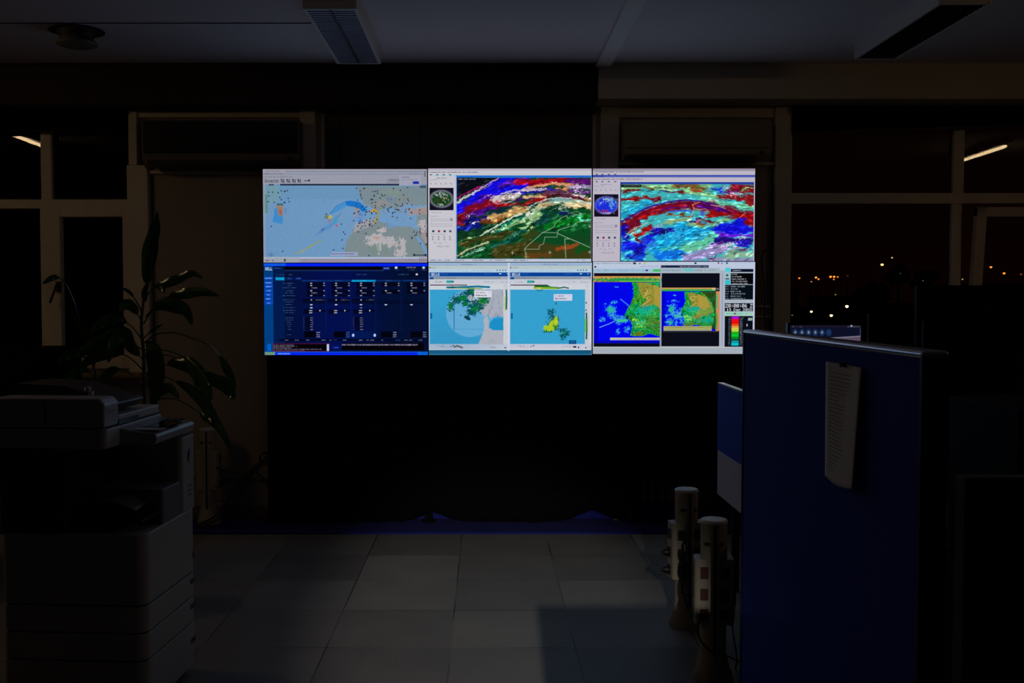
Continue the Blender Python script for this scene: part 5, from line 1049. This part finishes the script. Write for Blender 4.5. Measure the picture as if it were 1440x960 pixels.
# local frame: +y runs along the front (away from the camera), -x into the machine, x = 0 is the front
D_, L_ = 0.60, 0.57
zb_ = 0.745
def rounded(x0, x1, y0, y1, r, m=6):
    pts = []
    for cx, cy, s in ((x1-r, y0+r, -90), (x1-r, y1-r, 0), (x0+r, y1-r, 90), (x0+r, y0+r, 180)):
        for k in range(m+1):
            an = math.radians(s+90*k/m); pts.append((cx+r*math.cos(an), cy+r*math.sin(an)))
    return pts
MB().prism(rounded(-D_+0.01, -0.006, 0.006, L_-0.006, 0.035), 'z', 0.04, zb_-0.002).build('inner_frame', cdk, copier)
def drawer(z0, z1, name):
    o = MB().prism(rounded(-D_, 0.0, 0, L_, 0.045), 'z', z0, z1).build(name, cg, copier, bevel=0.004)
    h = MB().box(-0.01, 0.002, L_-0.075, L_-0.02, (z0+z1)/2+0.005, (z0+z1)/2+0.03).build('handle', cdk, o, bevel=0.003); return o
drawer(0.04, 0.232, 'paper_drawer'); drawer(0.238, 0.345, 'paper_drawer'); drawer(0.351, 0.455, 'paper_drawer')
door = MB().prism(rounded(-D_, 0.0, 0, L_, 0.045), 'z', 0.461, zb_).build('front_door', cg, copier, bevel=0.006)
MB().box(-0.01, 0.001, L_-0.045, L_-0.025, 0.52, 0.55).build('door_catch', cdk, door)
for x, y in ((-0.06, 0.06), (-0.06, L_-0.06), (-D_+0.06, 0.06), (-D_+0.06, L_-0.06)):
    MB().lathe([(0.03, 0.0), (0.03, 0.04)], 16, (x, y, 0)).build('caster', cdk, copier)
# pillars round the paper exit cavity
pl_ = MB().prism(rounded(-0.30, 0.0, 0.41, L_, 0.02), 'z', zb_, 1.075).build('right_pillar', cg, copier, bevel=0.004)
dp = MB().prism([(0.474, 0.985), (0.494, 1.02), (0.487, 0.99), (0.505, 1.015), (0.498, 0.975), (0.489, 0.955), (0.480, 0.968)], 'x', -0.002, 0.0015); dp.build('emblem', black_m, pl_)
for zz in (0.81, 0.83, 0.85): MB().box(-0.002, 0.0015, 0.48, 0.52, zz, zz+0.006).build('indicator', mat('indicator_strip', (90, 90, 110), 0.4), pl_)
MB().prism(rounded(-D_, -0.32, 0.0, L_, 0.02), 'z', zb_, 1.085).build('rear_column', cdk, copier, bevel=0.004)
MB().prism([(-0.32, 0.77), (-0.02, 0.80), (-0.02, 0.79), (-0.32, 0.755)], 'y', 0.02, 0.19).build('exit_tray', cdk, copier)
ob = MB().prism(rounded(-0.31, -0.004, 0.195, 0.405, 0.015), 'z', zb_, 0.89).build('finisher_box', mat('copier_box', (120, 120, 126), 0.5), copier, bevel=0.005)
MB().grid(lambda u, v: (-0.27+0.21*u, 0.05+0.12*v, 0.83+0.035*math.sin(u*3.14)+0.01*v), 12, 6).build('paper_guide', mat('guide_grey', (120, 120, 126), 0.4), copier, smooth=True, solid=0.003)
# scanner unit, lid, feeder, control panel
MB().prism(rounded(-D_-0.01, -0.155, 0.0, L_+0.02, 0.02), 'z', 1.083, 1.162).build('scanner', cwh, copier, bevel=0.006)
MB().prism(rounded(-D_-0.01, -0.165, 0.14, L_+0.02, 0.02), 'z', 1.168, 1.203).build('lid', mat('lid_top', (205, 205, 208), 0.4), copier, bevel=0.005)
MB().box(-0.168, -0.160, 0.14, 0.34, 1.166, 1.185).build('lid_grip', cdk, copier)
fd = MB().prism([(-D_-0.02, 1.168), (-0.160, 1.168), (-0.158, 1.262), (-0.18, 1.285), (-D_-0.02, 1.285)], 'y', 0.0, 0.135).build('document_feeder', cwh, copier, bevel=0.008)
MB().box(-0.40, -0.395, -0.002, 0.0, 1.17, 1.26).build('seam', cdk, fd)
tray = MB().prism([(-D_-0.01, 1.235), (-0.21, 1.215), (-0.18, 1.245), (-0.19, 1.255), (-0.40, 1.32), (-D_-0.01, 1.33)], 'y', 0.17, 0.45).build('feeder_tray', mat('tray_dark', (74, 70, 66), 0.45), copier, bevel=0.006)
for x, y, z in ((-0.30, 0.18, 1.305), (-0.33, 0.2, 1.30), (-0.28, 0.165, 1.288)):
    MB().box(x-0.012, x+0.004, y-0.014, y+0.006, z-0.006, z+0.012, Matrix.Identity(4)).build('white_tab', mat('white_plastic', (210, 210, 214), 0.3), tray, bevel=0.002)  # small white blocks on the feeder tray
cp = MB().prism([(-0.34, 1.085), (-0.012, 1.085), (-0.002, 1.10), (-0.001, 1.118), (-0.008, 1.130), (-0.12, 1.142), (-0.15, 1.15), (-0.34, 1.15)], 'y', 0.135, L_+0.005).build('control_panel', mat('panel_grey', (170, 170, 178), 0.35), copier, bevel=0.006)
MB().box(-0.12, 0.0, 0.16, 0.24, 1.1385, 1.143, Matrix.Identity(4)).build('key_plate', mat('key_plate', (200, 200, 216), 0.2), cp)
MB().box(-0.13, -0.005, 0.26, 0.43, 1.139, 1.144).build('touch_screen', mat('touch_screen', (18, 18, 24), 0.1), cp)
for k in range(4):
    for j in range(3): MB().box(-0.11+j*0.03, -0.095+j*0.03, 0.45+k*0.025, 0.463+k*0.025, 1.139, 1.145).build('key', cdk, cp)
lettering('logo', 'Canon', 0.032, mat('logo_pale', (225, 225, 232), 0.5), copier,
          Matrix.Translation((-0.1565, 0.068, 1.222)) @ Matrix.Rotation(math.radians(90), 4, 'Z') @ Matrix.Rotation(math.radians(90), 4, 'X'))

# ---------------------------------------------------------------- plant
def plant():
    Yp = 5.55; base = on_floor(203, 0, ) if False else Vector((X_(203, 600, Yp), Yp, 0))
    t = thing('potted_plant', 'tall leafy house plant standing between the copier and the displays', 'plant', base)
    loc = lambda px, py, dy=0.0: at(px, py, Yp+dy)-base
    MB().lathe([(0.13, 0.0), (0.14, 0.01), (0.185, 0.30), (0.19, 0.32), (0.175, 0.32), (0.165, 0.28)], 36).build('pot', mat('plant_pot', (90, 60, 44), 0.7, var=0.1), t, smooth=True)
    MB().lathe([(0.165, 0.275), (0.02, 0.29)], 30).build('soil', mat('potting_soil', (30, 22, 16), 0.95, var=0.4, scale=60, bump=0.8), t)
    sm = mat('plant_stem', (70, 76, 52), 0.6, var=0.2)
    s1 = smooth_path([Vector((0.01, 0.0, 0.27)), loc(207, 640), loc(203, 560), loc(202, 500), loc(199, 455), loc(203, 415), loc(207, 396)])
    MB().tube(s1, 0.014, 10, 0.006).build('stem', sm, t, smooth=True)
    s2 = smooth_path([Vector((-0.03, 0.03, 0.27)), loc(170, 640, .05), loc(148, 590, .1), loc(140, 545, .12), loc(128, 505, .12)])
    MB().tube(s2, 0.012, 10, 0.006).build('stem', sm, t, smooth=True)
    lf = MB(); lm = mat('glossy_leaf', (46, 92, 40), 0.2, var=0.25, scale=14)
    def leaf(pts, wpx, dys=(0, 0), blade=0.0, face=0.9, rng=random.Random(3)):
        n = len(pts); P = smooth_path([loc(x, y, dys[0]+(dys[1]-dys[0])*i/(n-1)) for i, (x, y) in enumerate(pts)], 7)
        m = len(P)-1; W_ = wpx*Yp/F/2; k0 = int(m*blade)
        if k0 > 0: lf.tube(P[:k0+2], 0.0045, 6, 0.003)
        rows = []
        for i in range(k0, m+1):
            u = (i-k0)/max(1, m-k0); d = (P[min(i+1, m)]-P[max(i-1, 0)]).normalized()
            side = d.cross(Vector((0, 1, 0))); side = side.normalized() if side.length > 1e-4 else Vector((1, 0, 0))
            side = (side*face+Vector((0, (1-face), 0))).normalized(); nrm = side.cross(d).normalized()
            wv = W_*(math.sin(math.pi*min(1, u**0.75))**0.8)+0.001; wave = 0.12*W_*math.sin(u*19)
            rows.append([P[i]-side*wv+nrm*(0.25*wv+wave), P[i]-side*wv*0.5+nrm*0.08*wv, P[i], P[i]+side*wv*0.5+nrm*0.08*wv, P[i]+side*wv+nrm*(0.25*wv-wave)])
        V = [[lf.bm.verts.new(p) for p in r] for r in rows]
        for i in range(len(V)-1):
            for j in range(4): lf.bm.faces.new((V[i][j], V[i][j+1], V[i+1][j+1], V[i+1][j]))
    leaf([(206, 402), (207, 375), (211, 345), (217, 320), (221, 297)], 22, (0, -0.05), 0.05)
    leaf([(203, 425), (203, 410), (209, 396)], 9, (0, -0.03))
    leaf([(205, 418), (216, 405), (232, 399), (252, 391), (270, 384), (285, 392)], 13, (0, -0.15), 0.2)
    leaf([(222, 404), (228, 406), (231, 412)], 8, (-0.05, -0.08))
    leaf([(205, 445), (222, 427), (242, 416), (262, 412), (285, 410), (308, 416)], 15, (0, -0.2), 0.35)
    leaf([(202, 455), (215, 436), (230, 427), (248, 430), (262, 438), (270, 457)], 21, (0, -0.1), 0.2)
    leaf([(203, 475), (213, 465), (228, 456)], 4, (0, -0.05), 0.3)
    leaf([(203, 482), (220, 470), (245, 468), (272, 476), (296, 487), (312, 506), (324, 530), (331, 547)], 11, (0, -0.35), 0.68)
    leaf([(204, 492), (225, 491), (250, 498), (268, 508), (285, 525), (298, 545)], 12, (0, -0.3), 0.5)
    leaf([(204, 500), (232, 499), (258, 507), (274, 520), (288, 540), (296, 564)], 22, (0, -0.25), 0.45)
    leaf([(285, 520), (300, 533), (315, 541), (325, 552), (328, 562)], 18, (-0.3, -0.4), 0.1)
    leaf([(205, 540), (222, 520), (240, 511), (258, 512), (272, 522), (278, 545)], 18, (0, -0.2), 0.35)
    leaf([(204, 545), (226, 530), (246, 536), (268, 548), (286, 566), (300, 590), (314, 610), (327, 638)], 16, (0, -0.4), 0.3)
    leaf([(204, 575), (222, 562), (250, 562), (280, 580), (298, 594)], 10, (0, -0.3), 0.75)
    leaf([(204, 480), (214, 492), (219, 520), (218, 550), (213, 580)], 24, (-0.02, -0.12), 0.05)
    leaf([(204, 585), (218, 558), (236, 545), (252, 560)], 14, (0, -0.15), 0.3)
    # darker leaves reaching left
    leaf([(200, 440), (192, 424), (182, 411), (172, 405)], 5, (0, -0.1), 0.5)
    leaf([(200, 452), (188, 435), (176, 428), (170, 438)], 16, (0, -0.15), 0.2)
    leaf([(200, 478), (184, 458), (164, 449), (142, 455), (124, 472)], 16, (0, -0.2), 0.35)
    leaf([(201, 492), (180, 480), (155, 476), (128, 484), (104, 504)], 15, (0, -0.25), 0.3)
    leaf([(201, 505), (182, 486), (172, 470), (160, 482), (152, 510)], 22, (0, -0.2), 0.1)
    leaf([(201, 520), (178, 500), (152, 498), (126, 506), (108, 524)], 15, (0, -0.1), 0.35)
    leaf([(200, 548), (180, 522), (160, 520), (142, 538), (134, 560)], 14, (0, -0.2), 0.4)
    leaf([(128, 505), (124, 480), (112, 452), (96, 440)], 14, (0.12, 0.05), 0.2)
    leaf([(130, 510), (112, 498), (94, 500), (80, 515)], 13, (0.12, 0.0), 0.2)
    leaf([(132, 515), (140, 495), (152, 470), (168, 462)], 14, (0.12, 0.05), 0.2)
    leaf([(135, 530), (118, 520), (100, 528), (92, 545)], 12, (0.12, 0.0), 0.2)
    leaf([(128, 505), (116, 470), (104, 425), (90, 396), (76, 390), (60, 399)], 8, (0.12, -0.1), 0.7)
    lf.build('foliage', lm, t, smooth=True)
plant()

# ---------------------------------------------------------------- power pedestals
pw = mat('pedestal_plastic', (168, 160, 146), 0.5, var=0.03); grv = mat('pedestal_groove', (50, 46, 42), 0.6); sock = mat('socket_red', (84, 36, 22), 0.5)
def pedestal(px, py, rz, lab, plugs=(), front=True):
    p = on_floor(px, py)
    t = thing('power_pedestal', lab, 'power socket column', (p.x, p.y, 0.012 if p.y > 7.3 else 0.0), rz, 'white power socket columns')
    base = MB().lathe([(0.088, 0.0), (0.088, 0.012), (0.074, 0.05), (0.062, 0.10), (0.060, 0.118)], 40).build('base', pw, t, smooth=True)
    MB().lathe([(0.058, 0.10), (0.058, 0.27), (0.058, 0.535), (0.058, 0.69), (0.055, 0.70), (0.05, 0.703)], 40).build('post', pw, t, smooth=True)
    MB().lathe([(0.06, 0.694), (0.061, 0.703), (0.054, 0.709), (0.0001, 0.709)], 40).build('cap', mat('pedestal_cap_lit', (236, 234, 240), 0.4), t, smooth=True)  # cap paler than the post, screen light put into its colour
    for s in (-1, 1):
        hb = MB().prism(rounded(min(s*0.02, s*0.087), max(s*0.02, s*0.087), -0.052, 0.052, 0.02), 'z', 0.25, 0.54).build('socket_housing', pw, t, bevel=0.006)
        for k, zz in enumerate((0.48, 0.385, 0.295)):
            if front: MB().box(s*0.045-0.017, s*0.045+0.017, -0.0565, -0.05, zz-0.026, zz+0.026).build('socket', sock if (s < 0 and not plugs) else grv, hb, bevel=0.002)
            MB().box(s*0.0895-0.002 if s > 0 else s*0.0895-0.002, s*0.0895+0.002, -0.02, 0.02, zz-0.026, zz+0.026).build('socket', grv, hb)
    MB().box(-0.006, 0.006, -0.0605, -0.05, 0.10, 0.69).build('groove', grv, t); MB().box(-0.006, 0.006, 0.05, 0.0605, 0.10, 0.69).build('groove', grv, t)
    for dx in (-0.032, 0.026): MB().box(dx-0.014, dx+0.010, -0.0545, -0.044, 0.600, 0.614).build('slot', grv, t)
    return t, p
front_ped, pf = pedestal(1002, 952, math.radians(-6), 'white power socket column nearest to the camera, beside the blue partition')
back_ped, pb_ = pedestal(964, 879, math.radians(8), 'white power socket column with black plugs, behind and left of the nearest one', plugs=(1,))
left_ped, pl2 = pedestal(294, 737, 0, 'white power socket column at the far left wall, beside the copier', front=False)
def plug(ped, lx, ly, lz, side, lab):
    M = Matrix.Translation(ped.location) @ Matrix.Rotation(ped.rotation_euler.z, 4, 'Z')
    t = thing('power_plug', lab, 'plug', M @ Vector((lx, ly, lz)), ped.rotation_euler.z+(math.radians(90) if side else 0), 'black plugs in the socket columns')
    R = Matrix.Rotation(math.radians(90), 4, 'X')
    MB().lathe([(0.021, 0.0), (0.022, 0.012), (0.018, 0.028), (0.010, 0.040)], 20, M=R).build('body', black_m, t, smooth=True)
    MB().tube(smooth_path([(0, -0.035, 0), (0, -0.05, -0.012), (0, -0.05, -0.03)], 4), 0.006, 8).build('strain_relief', black_m, t)
    return M @ Vector((lx, ly, lz))
q = []
for zz, nm in ((0.48, 'top'), (0.385, 'middle'), (0.295, 'bottom')): q.append(plug(back_ped, -0.045, -0.0575, zz, False, '%s black plug on the front of the column behind' % nm))
plug(back_ped, -0.092, 0.0, 0.43, 1, 'upper black plug sticking out left from the column behind') if False else None
M = Matrix.Translation(back_ped.location) @ Matrix.Rotation(back_ped.rotation_euler.z, 4, 'Z')
for zz, nm in ((0.385, 'upper'), (0.295, 'lower')):
    t = thing('power_plug', '%s black plug sticking out to the left of the column behind' % nm, 'plug', M @ Vector((-0.0915, 0, zz)), back_ped.rotation_euler.z-math.radians(90), 'black plugs in the socket columns')
    MB().lathe([(0.020, 0.0), (0.021, 0.012), (0.016, 0.026), (0.009, 0.038)], 20, M=Matrix.Rotation(math.radians(90), 4, 'X')).build('body', black_m, t, smooth=True)
    MB().tube([(0, -0.035, 0), (0, -0.044, -0.004)], 0.006, 8).build('strain_relief', black_m, t)
def cable(pts, r, lab, name='cable', m=None, grp=None):
    return tag(MB().tube(smooth_path(pts, 8), r, 8).build(name, m or black_m, smooth=True), lab, 'cable', grp)
fy = lambda px, py, Y: at(px, py, Y)
cable([q[0]+Vector((0, -0.05, -0.03)), q[0]+Vector((0.0, -0.058, -0.09)), q[1]+Vector((0.005, -0.062, -0.05)), q[2]+Vector((-0.01, -0.07, -0.05)), at(965, 850, 5.05), at(977, 880, 4.9), at(990, 905, 4.75), Vector((at(1010, 920, 4.7).x, 4.7, 0.012))], 0.0045, 'black cable from the top plug of the column behind, running down to the floor')
cable([q[1]+Vector((0.012, -0.052, -0.03)), q[2]+Vector((0.02, -0.06, 0.0)), at(958, 832, 5.12), at(972, 838, 5.1), at(986, 852, 5.05), at(1004, 868, 5.0), at(1030, 880, 5.0)], 0.0045, 'black cable from the middle plug, swinging right behind the nearest column')
cable([at(986, 866, 4.44), at(981, 880, 4.42), at(985, 900, 4.40), at(1000, 915, 4.38), at(1022, 922, 4.4), at(1040, 930, 4.6)], 0.0042, 'black cable looping round the front of the nearest column')
cable([at(1030, 800, 4.6), at(1034, 840, 4.6), at(1030, 880, 4.6), at(1036, 925, 4.6), at(1032, 945, 4.65)], 0.004, 'thin grey cable hanging at the right side of the nearest column', m=mat('grey_cable', (110, 104, 96), 0.5))
# cables between the left column and the drapes
Yq = 7.46
for i, (pts, lab) in enumerate([
    ([(278, 737), (300, 727), (320, 706), (336, 680), (352, 660), (368, 648), (377, 640)], 'thick black cable sweeping up from the left column foot, uppermost of the bundle'),
    ([(279, 739), (303, 730), (326, 708), (341, 684), (354, 664), (370, 650), (378, 646)], 'black cable in the middle of the bundle left of the drape'),
    ([(280, 741), (308, 730), (332, 706), (346, 680), (358, 664), (371, 654), (379, 652)], 'black cable lowest in the bundle left of the drape'),
    ([(304, 657), (318, 663), (335, 665), (350, 662), (362, 655), (371, 646), (377, 641)], 'black cable hanging level from the left column to the drape'),
    ([(300, 684), (316, 684), (332, 679), (350, 668), (366, 660)], 'thin cable crossing behind the bundle left of the drape'),
    ([(300, 704), (320, 702), (338, 692), (352, 678), (364, 668)], 'thinnest low cable behind the bundle left of the drape'),
    ([(360, 664), (370, 672), (376, 684)], 'short black cable dropping behind the drape edge')]):
    r = (0.008, 0.007, 0.006, 0.007, 0.0035, 0.003, 0.006)[i]
    P = [at(x, y, Yq-0.012*i+0.02) for x, y in pts]
    for p in P: p.z = max(p.z, 0.012+r)
    cable(P, r, lab, grp='cables left of the black drapes')
coil = [at(371+7*math.cos(k*0.9)+k*0.1, 645+6*math.sin(k*0.9)-k*0.15, 7.56) for k in range(22)]
cable(coil, 0.004, 'coiled up black cable tangle at the upper end of the bundle', 'cable_coil')

# ---------------------------------------------------------------- partitions, paper, desk things on the right
fab = mat('blue_partition_fabric', (22, 58, 190), 0.9, var=0.08, scale=180, bump=0.25); alu = mat('partition_trim', (240, 242, 250), 0.28, metal=0.85)
Xp = 0.905; y1 = Xp*F/(1046-682.0); y0 = 0.905*F/(1300-682.0)
z1 = at(1046, 463, y1).z; 
pt = thing('office_partition', 'tall dark blue fabric partition at the right with a paper pinned on it', 'partition', (Xp, y0, 0))
Lp = y1-y0
MB().box(0, 0.05, 0.012, Lp-0.012, 0.06, z1-0.014).build('fabric_panel', fab, pt, bevel=0.004)
tp = MB(); tp.box(-0.004, 0.054, 0, Lp, z1-0.018, z1); tp.build('top_trim', alu, pt, bevel=0.008)
dkt = mat('partition_side_trim', (26, 34, 74), 0.5)
MB().box(-0.003, 0.053, 0, 0.012, 0.03, z1-0.014).build('side_trim', dkt, pt); MB().box(-0.003, 0.053, Lp-0.012, Lp, 0.03, z1-0.014).build('side_trim', dkt, pt)
MB().box(0.0, 0.05, 0, Lp, 0.03, 0.06).build('bottom_trim', alu, pt)
for y in (0.08, Lp-0.14): MB().box(-0.10, 0.15, y, y+0.05, 0.0, 0.03).build('foot', alu, pt, bevel=0.004)

def paper():
    ya, yb = Xp*F/(1169-682.0), Xp*F/(1220-682.0); zt_a, zt_b = at(1169, 508, ya).z, at(1220, 517, yb).z
    zba, zbb = at(1170, 668, ya).z, at(1213, 688, yb).z
    t = thing('paper_sheet', 'white printed sheet pinned by its top edge to the blue partition', 'paper', (Xp-0.006, (ya+yb)/2, 0))
    def f(u, v):
        y = ya+(yb-ya)*u-(ya+yb)/2; zt_ = zt_a+(zt_b-zt_a)*u; zb = zba+(zbb-zba)*u-0.008*math.sin(math.pi*u)
        bulge = -0.012*v*v*math.sin(math.pi*min(1, u*1.05))-0.020*v*u*u-0.006*abs(u-0.5)*2*(1-v*0.3)
        return (bulge-0.001, y, zt_+(zb-zt_)*v)
    MB().grid(f, 14, 30).build('sheet', mat('paper_white', (244, 242, 246), 0.8), t, smooth=True, solid=0.0006)
    ink = MB(); rng = random.Random(2)
    for k in range(26):
        v = 0.08+k*0.033; u0 = 0.12; u1 = 0.12+rng.uniform(0.25, 0.5) if k > 3 else 0.7
        A, B, C_, D2 = [Vector(f(u, vv))+Vector((-0.0012, 0, 0)) for u, vv in ((u0, v), (u1, v), (u1, v+0.008), (u0, v+0.008))]
        ink.bm.faces.new([ink.bm.verts.new(p) for p in (A, B, C_, D2)])
    ink.build('print', mat('print_ink', (176, 176, 178), 0.9), t)
    c_ = at(1196, 513, Xp*F/(1196-682.0)); pn_ = MB().lathe([(0.007, 0), (0.006, 0.004), (0.004, 0.01), (0.007, 0.013), (0.006, 0.015)], 14, M=Matrix.Translation((-0.004, c_.y-(ya+yb)/2, c_.z)) @ Matrix.Rotation(math.radians(-90), 4, 'Y'))
    pn_.build('push_pin', black_m, t, smooth=True)
paper()

Xs = 1.335
ds = thing('desk_screen', 'low desk screen, blue above and grey below, behind the tall blue partition', 'partition', (Xs, 5.25, 0))
za, zm, zb2 = 1.20, 0.813, 0.557
MB().box(0, 0.03, 0, 0.66, zm, za-0.01).build('fabric_panel', mat('blue_screen_fabric', (40, 70, 190), 0.9, var=0.06, scale=180), ds, bevel=0.003)
MB().box(-0.001, 0.031, 0, 0.66, za-0.01, za).build('top_trim', alu, ds); MB().box(0.002, 0.028, 0, 0.66, zb2, zm).build('modesty_panel', mat('modesty_grey', (205, 202, 214), 0.6), ds, bevel=0.003)
MB().box(0.03, 0.06, 0.2, 0.26, 0.70, 0.76).build('clamp', alu, ds)
dk_m = mat('desk_top', (110, 100, 86), 0.5, var=0.08)
def desk(x0, x1, y0, y1, lab):
    t = thing('desk', lab, 'desk', ((x0+x1)/2, (y0+y1)/2, 0), 0, 'office desks'); a, b = (x1-x0)/2, (y1-y0)/2
    MB().box(-a, a, -b, b, 0.715, 0.74).build('desktop', dk_m, t, bevel=0.004)
    for sx in (-1, 1):
        for sy in (-1, 1): MB().box(sx*(a-0.04)-0.02, sx*(a-0.04)+0.02, sy*(b-0.04)-0.02, sy*(b-0.04)+0.02, 0, 0.715).build('leg', black_m, t)
    MB().box(-a+0.06, a-0.06, -0.02, 0.02, 0.62, 0.70).build('cross_rail', black_m, t)
desk(1.40, 3.5, 5.22, 5.93, 'desk behind the blue and grey desk screen, carrying the lit monitor')
desk(1.31, 3.5, 3.75, 4.95, 'desk behind the tall blue partition, carrying the black monitors')
desk(-4.6, -2.75, 5.6, 6.4, 'dark desk at the far left under the window')
# shelf riser and the small lit monitor
Ym = 5.5
mL, mR = at(1111, 457, Ym), at(1211, 456, Ym)
rs = thing('monitor_shelf', 'black raised shelf on the desk under the small lit monitor', 'shelf', ((mL.x+mR.x)/2, Ym+0.02, 0.74))
MB().box(-0.26, 0.26, -0.1, 0.12, 0.40, 0.42).build('board', black_m, rs)
for sx in (-0.25, 0.235): MB().box(sx, sx+0.015, -0.1, 0.12, 0, 0.40).build('side', black_m, rs)
def picture_desk():
    c = Canvas(1111, 457, 1209, 520, (14, 22, 60), 77)
    c.rect(1111, 457, 1209, 461, (30, 28, 46)); c.scrib(1114, 458.2, 1128, 1.6, (150, 130, 160), 0.8); c.scrib(1190, 458.2, 1207, 1.6, (150, 160, 190), 0.8); c.ell(1195.5, 458, 1.2, 1.2, (220, 225, 240))
    c.rect(1111, 460, 1209, 470, (20, 24, 52))
    for k in range(6): c.ell(1118.5+k*9.2, 465.4, 3.9, 3.9, (30, 62, 110)); c.ell(1118.5+k*9.2, 465.2, 1.4, 1.6, (170, 175, 190) if k < 5 else (50, 70, 140), 0.9)
    c.rect(1111, 470.5, 1209, 520, (26, 8, 12)); c.poly([(1155, 472), (1208, 469.5), (1208, 478), (1190, 476), (1168, 474)], (120, 100, 120)); c.poly([(1140, 473), (1160, 473.5), (1185, 477), (1208, 481), (1140, 480)], (40, 12, 10))
    c.line([(1165, 471.6), (1208, 469.4)], 1.0, (160, 160, 185)); c.rect(1207, 461, 1208.4, 520, (90, 95, 120), 0.7)
    return c
mt = thing('computer_monitor', 'small lit monitor with a row of round icons behind the blue partition', 'monitor', ((mL.x+mR.x)/2, Ym, 1.16))
hw = (mR.x-mL.x)/2; hz = mL.z-1.16
MB().box(-hw-0.012, hw+0.012, 0.002, 0.035, 0.06, hz+0.012).build('housing', bez, mt, bevel=0.003)
picture_mesh('screen', picture_desk(), ((-hw, 0, hz), (hw, 0, hz-0.0), (-hw, 0, 0.075), (hw, 0, 0.075)), mt, display_mat('desk_display_dots', 0.55))
MB().box(-0.03, 0.03, 0.02, 0.05, 0.01, 0.12).build('neck', bez, mt); MB().lathe([(0.1, 0), (0.1, 0.01)], 24, (0, 0.02, 0)).build('foot', bez, mt)

monb = mat('monitor_black', (7, 7, 8), 0.7, spec=0.15)
def black_monitor(pa, pb, ytop, Y, z0, lab, edge=None, group=None, legs=True, h=None, tilt=0):
    L_, R_ = at(pa, ytop, Y), at(pb, ytop, Y); w2_ = (R_.x-L_.x)/2; zt_ = L_.z
    t = thing('computer_monitor', lab, 'monitor', ((L_.x+R_.x)/2, Y, z0), tilt, group); hh = zt_-z0; h = h or hh-0.1
    b = MB(); b.box(-w2_, w2_, 0, 0.03, hh-h, hh); b.box(-w2_*0.7, w2_*0.7, -0.03, 0, hh-h*0.85, hh-h*0.2); b.build('housing', monb, t, bevel=0.003)
    if edge: MB().box(-w2_+0.02, w2_-0.02, -0.001, 0.003, hh-0.001, hh+0.001).build('edge', edge, t)
    MB().box(-0.035, 0.035, 0.0, 0.03, 0.01, hh-h*0.5).build('neck', black_m, t); MB().box(-0.14, 0.14, -0.11, 0.12, 0, 0.012).build('foot', black_m, t, bevel=0.004)
    return t
edge_m = mat('monitor_edge', (90, 86, 84), 0.4)
m1 = black_monitor(1290, 1434, 401, 4.78, 0.74, 'large black monitor seen from behind, top at the city lights', h=0.60)
m2 = black_monitor(1300, 1432, 452, 4.05, 0.74, 'wide black monitor with a grey upper edge below the larger one', edge_m, h=0.66)
MB().box(-0.165, -0.10, -0.036, -0.03, 0.62, 0.645).build('rating_label', mat('label_grey', (90, 90, 96), 0.6), m2)
m4 = black_monitor(1222, 1290, 441, 5.76, 0.74, 'black monitor just right of the small lit one', h=0.45)
m5 = black_monitor(1437, 1560, 470, 4.45, 0.74, 'black monitor added to hide the lit sill at the right edge of the picture', h=0.62)  # added dark shape covering the lit sill
ph = at(1392, 551, 3.2)
pr = thing('printer', 'black printer with a thin reddish edge, right of the blue partition', 'printer', (ph.x+0.02, 2.75, 0))
MB().box(-0.16, 0.34, 0.0, 0.42, 0.90, ph.z-0.006).build('body', monb, pr, bevel=0.008)
MB().box(-0.065, 0.085, -0.004, 0.0, ph.z-0.05, ph.z-0.045).build('red_edge', mat('red_edge', (150, 50, 36), 0.4), pr)
MB().box(-0.1, 0.28, -0.002, 0.1, 0.93, 0.96).build('paper_slot', cdk, pr)
cb = thing('low_cabinet', 'black low cabinet under the printer, right of the blue partition', 'cabinet', (ph.x+0.02, 2.72, 0))
MB().box(-0.2, 0.4, 0.0, 0.5, 0.0, 0.90).build('body', monb, cb, bevel=0.004)
dd = MB().box(-0.19, 0.39, -0.018, -0.001, 0.05, 0.88).build('door', black_m, cb, bevel=0.003); MB().box(-0.16, -0.15, -0.03, -0.018, 0.5, 0.65).build('handle', edge_m, dd)
# dark panel with a thin pale edge in the lower right corner
pc = at(1356, 671, 1.75)
lp = thing('low_partition', 'low black panel with a thin pale edge in the lower right corner', 'partition', (pc.x, 1.75, 0))
MB().box(0.004, 0.9, 0.0, 0.03, 0.0, pc.z-0.004).build('panel', dull_black, lp)
MB().box(0.0, 0.9, -0.002, 0.032, pc.z-0.004, pc.z).build('top_trim', mat('dull_trim', (120, 116, 112), 0.5), lp)
MB().box(0.0, 0.004, -0.002, 0.032, 0, pc.z-0.004).build('side_trim', mat('dull_trim_side', (60, 58, 56), 0.6), lp)
# left desk monitors
bm1 = black_monitor(-40, 62, 487, 6.0, 0.74, 'black monitor in front of the left window, its top just under the casement', h=0.5)
bm2 = black_monitor(60, 112, 486, 6.05, 0.74, 'small black monitor seen edge on beside the plant, left window behind', h=0.4)
lt = at(6, 500, 5.2)
# unseen box added near the camera to cast the shadow on the floor
cn = thing('low_cabinet', 'unseen box added close to the camera below the frame to shade the floor by the socket columns', 'cabinet', (0.185, 0.5, 0))
MB().box(0, 0.7, 0, 0.4, 0.0, 1.335).build('body', mat('shadow_box_grey', (90, 90, 92), 0.5), cn, bevel=0.004)
d2 = MB().box(0.01, 0.69, -0.018, -0.001, 0.03, 1.31).build('door', mat('shadow_box_grey', (90, 90, 92), 0.5), cn, bevel=0.003); MB().box(0.64, 0.65, -0.03, -0.018, 0.45, 0.6).build('handle', edge_m, d2)
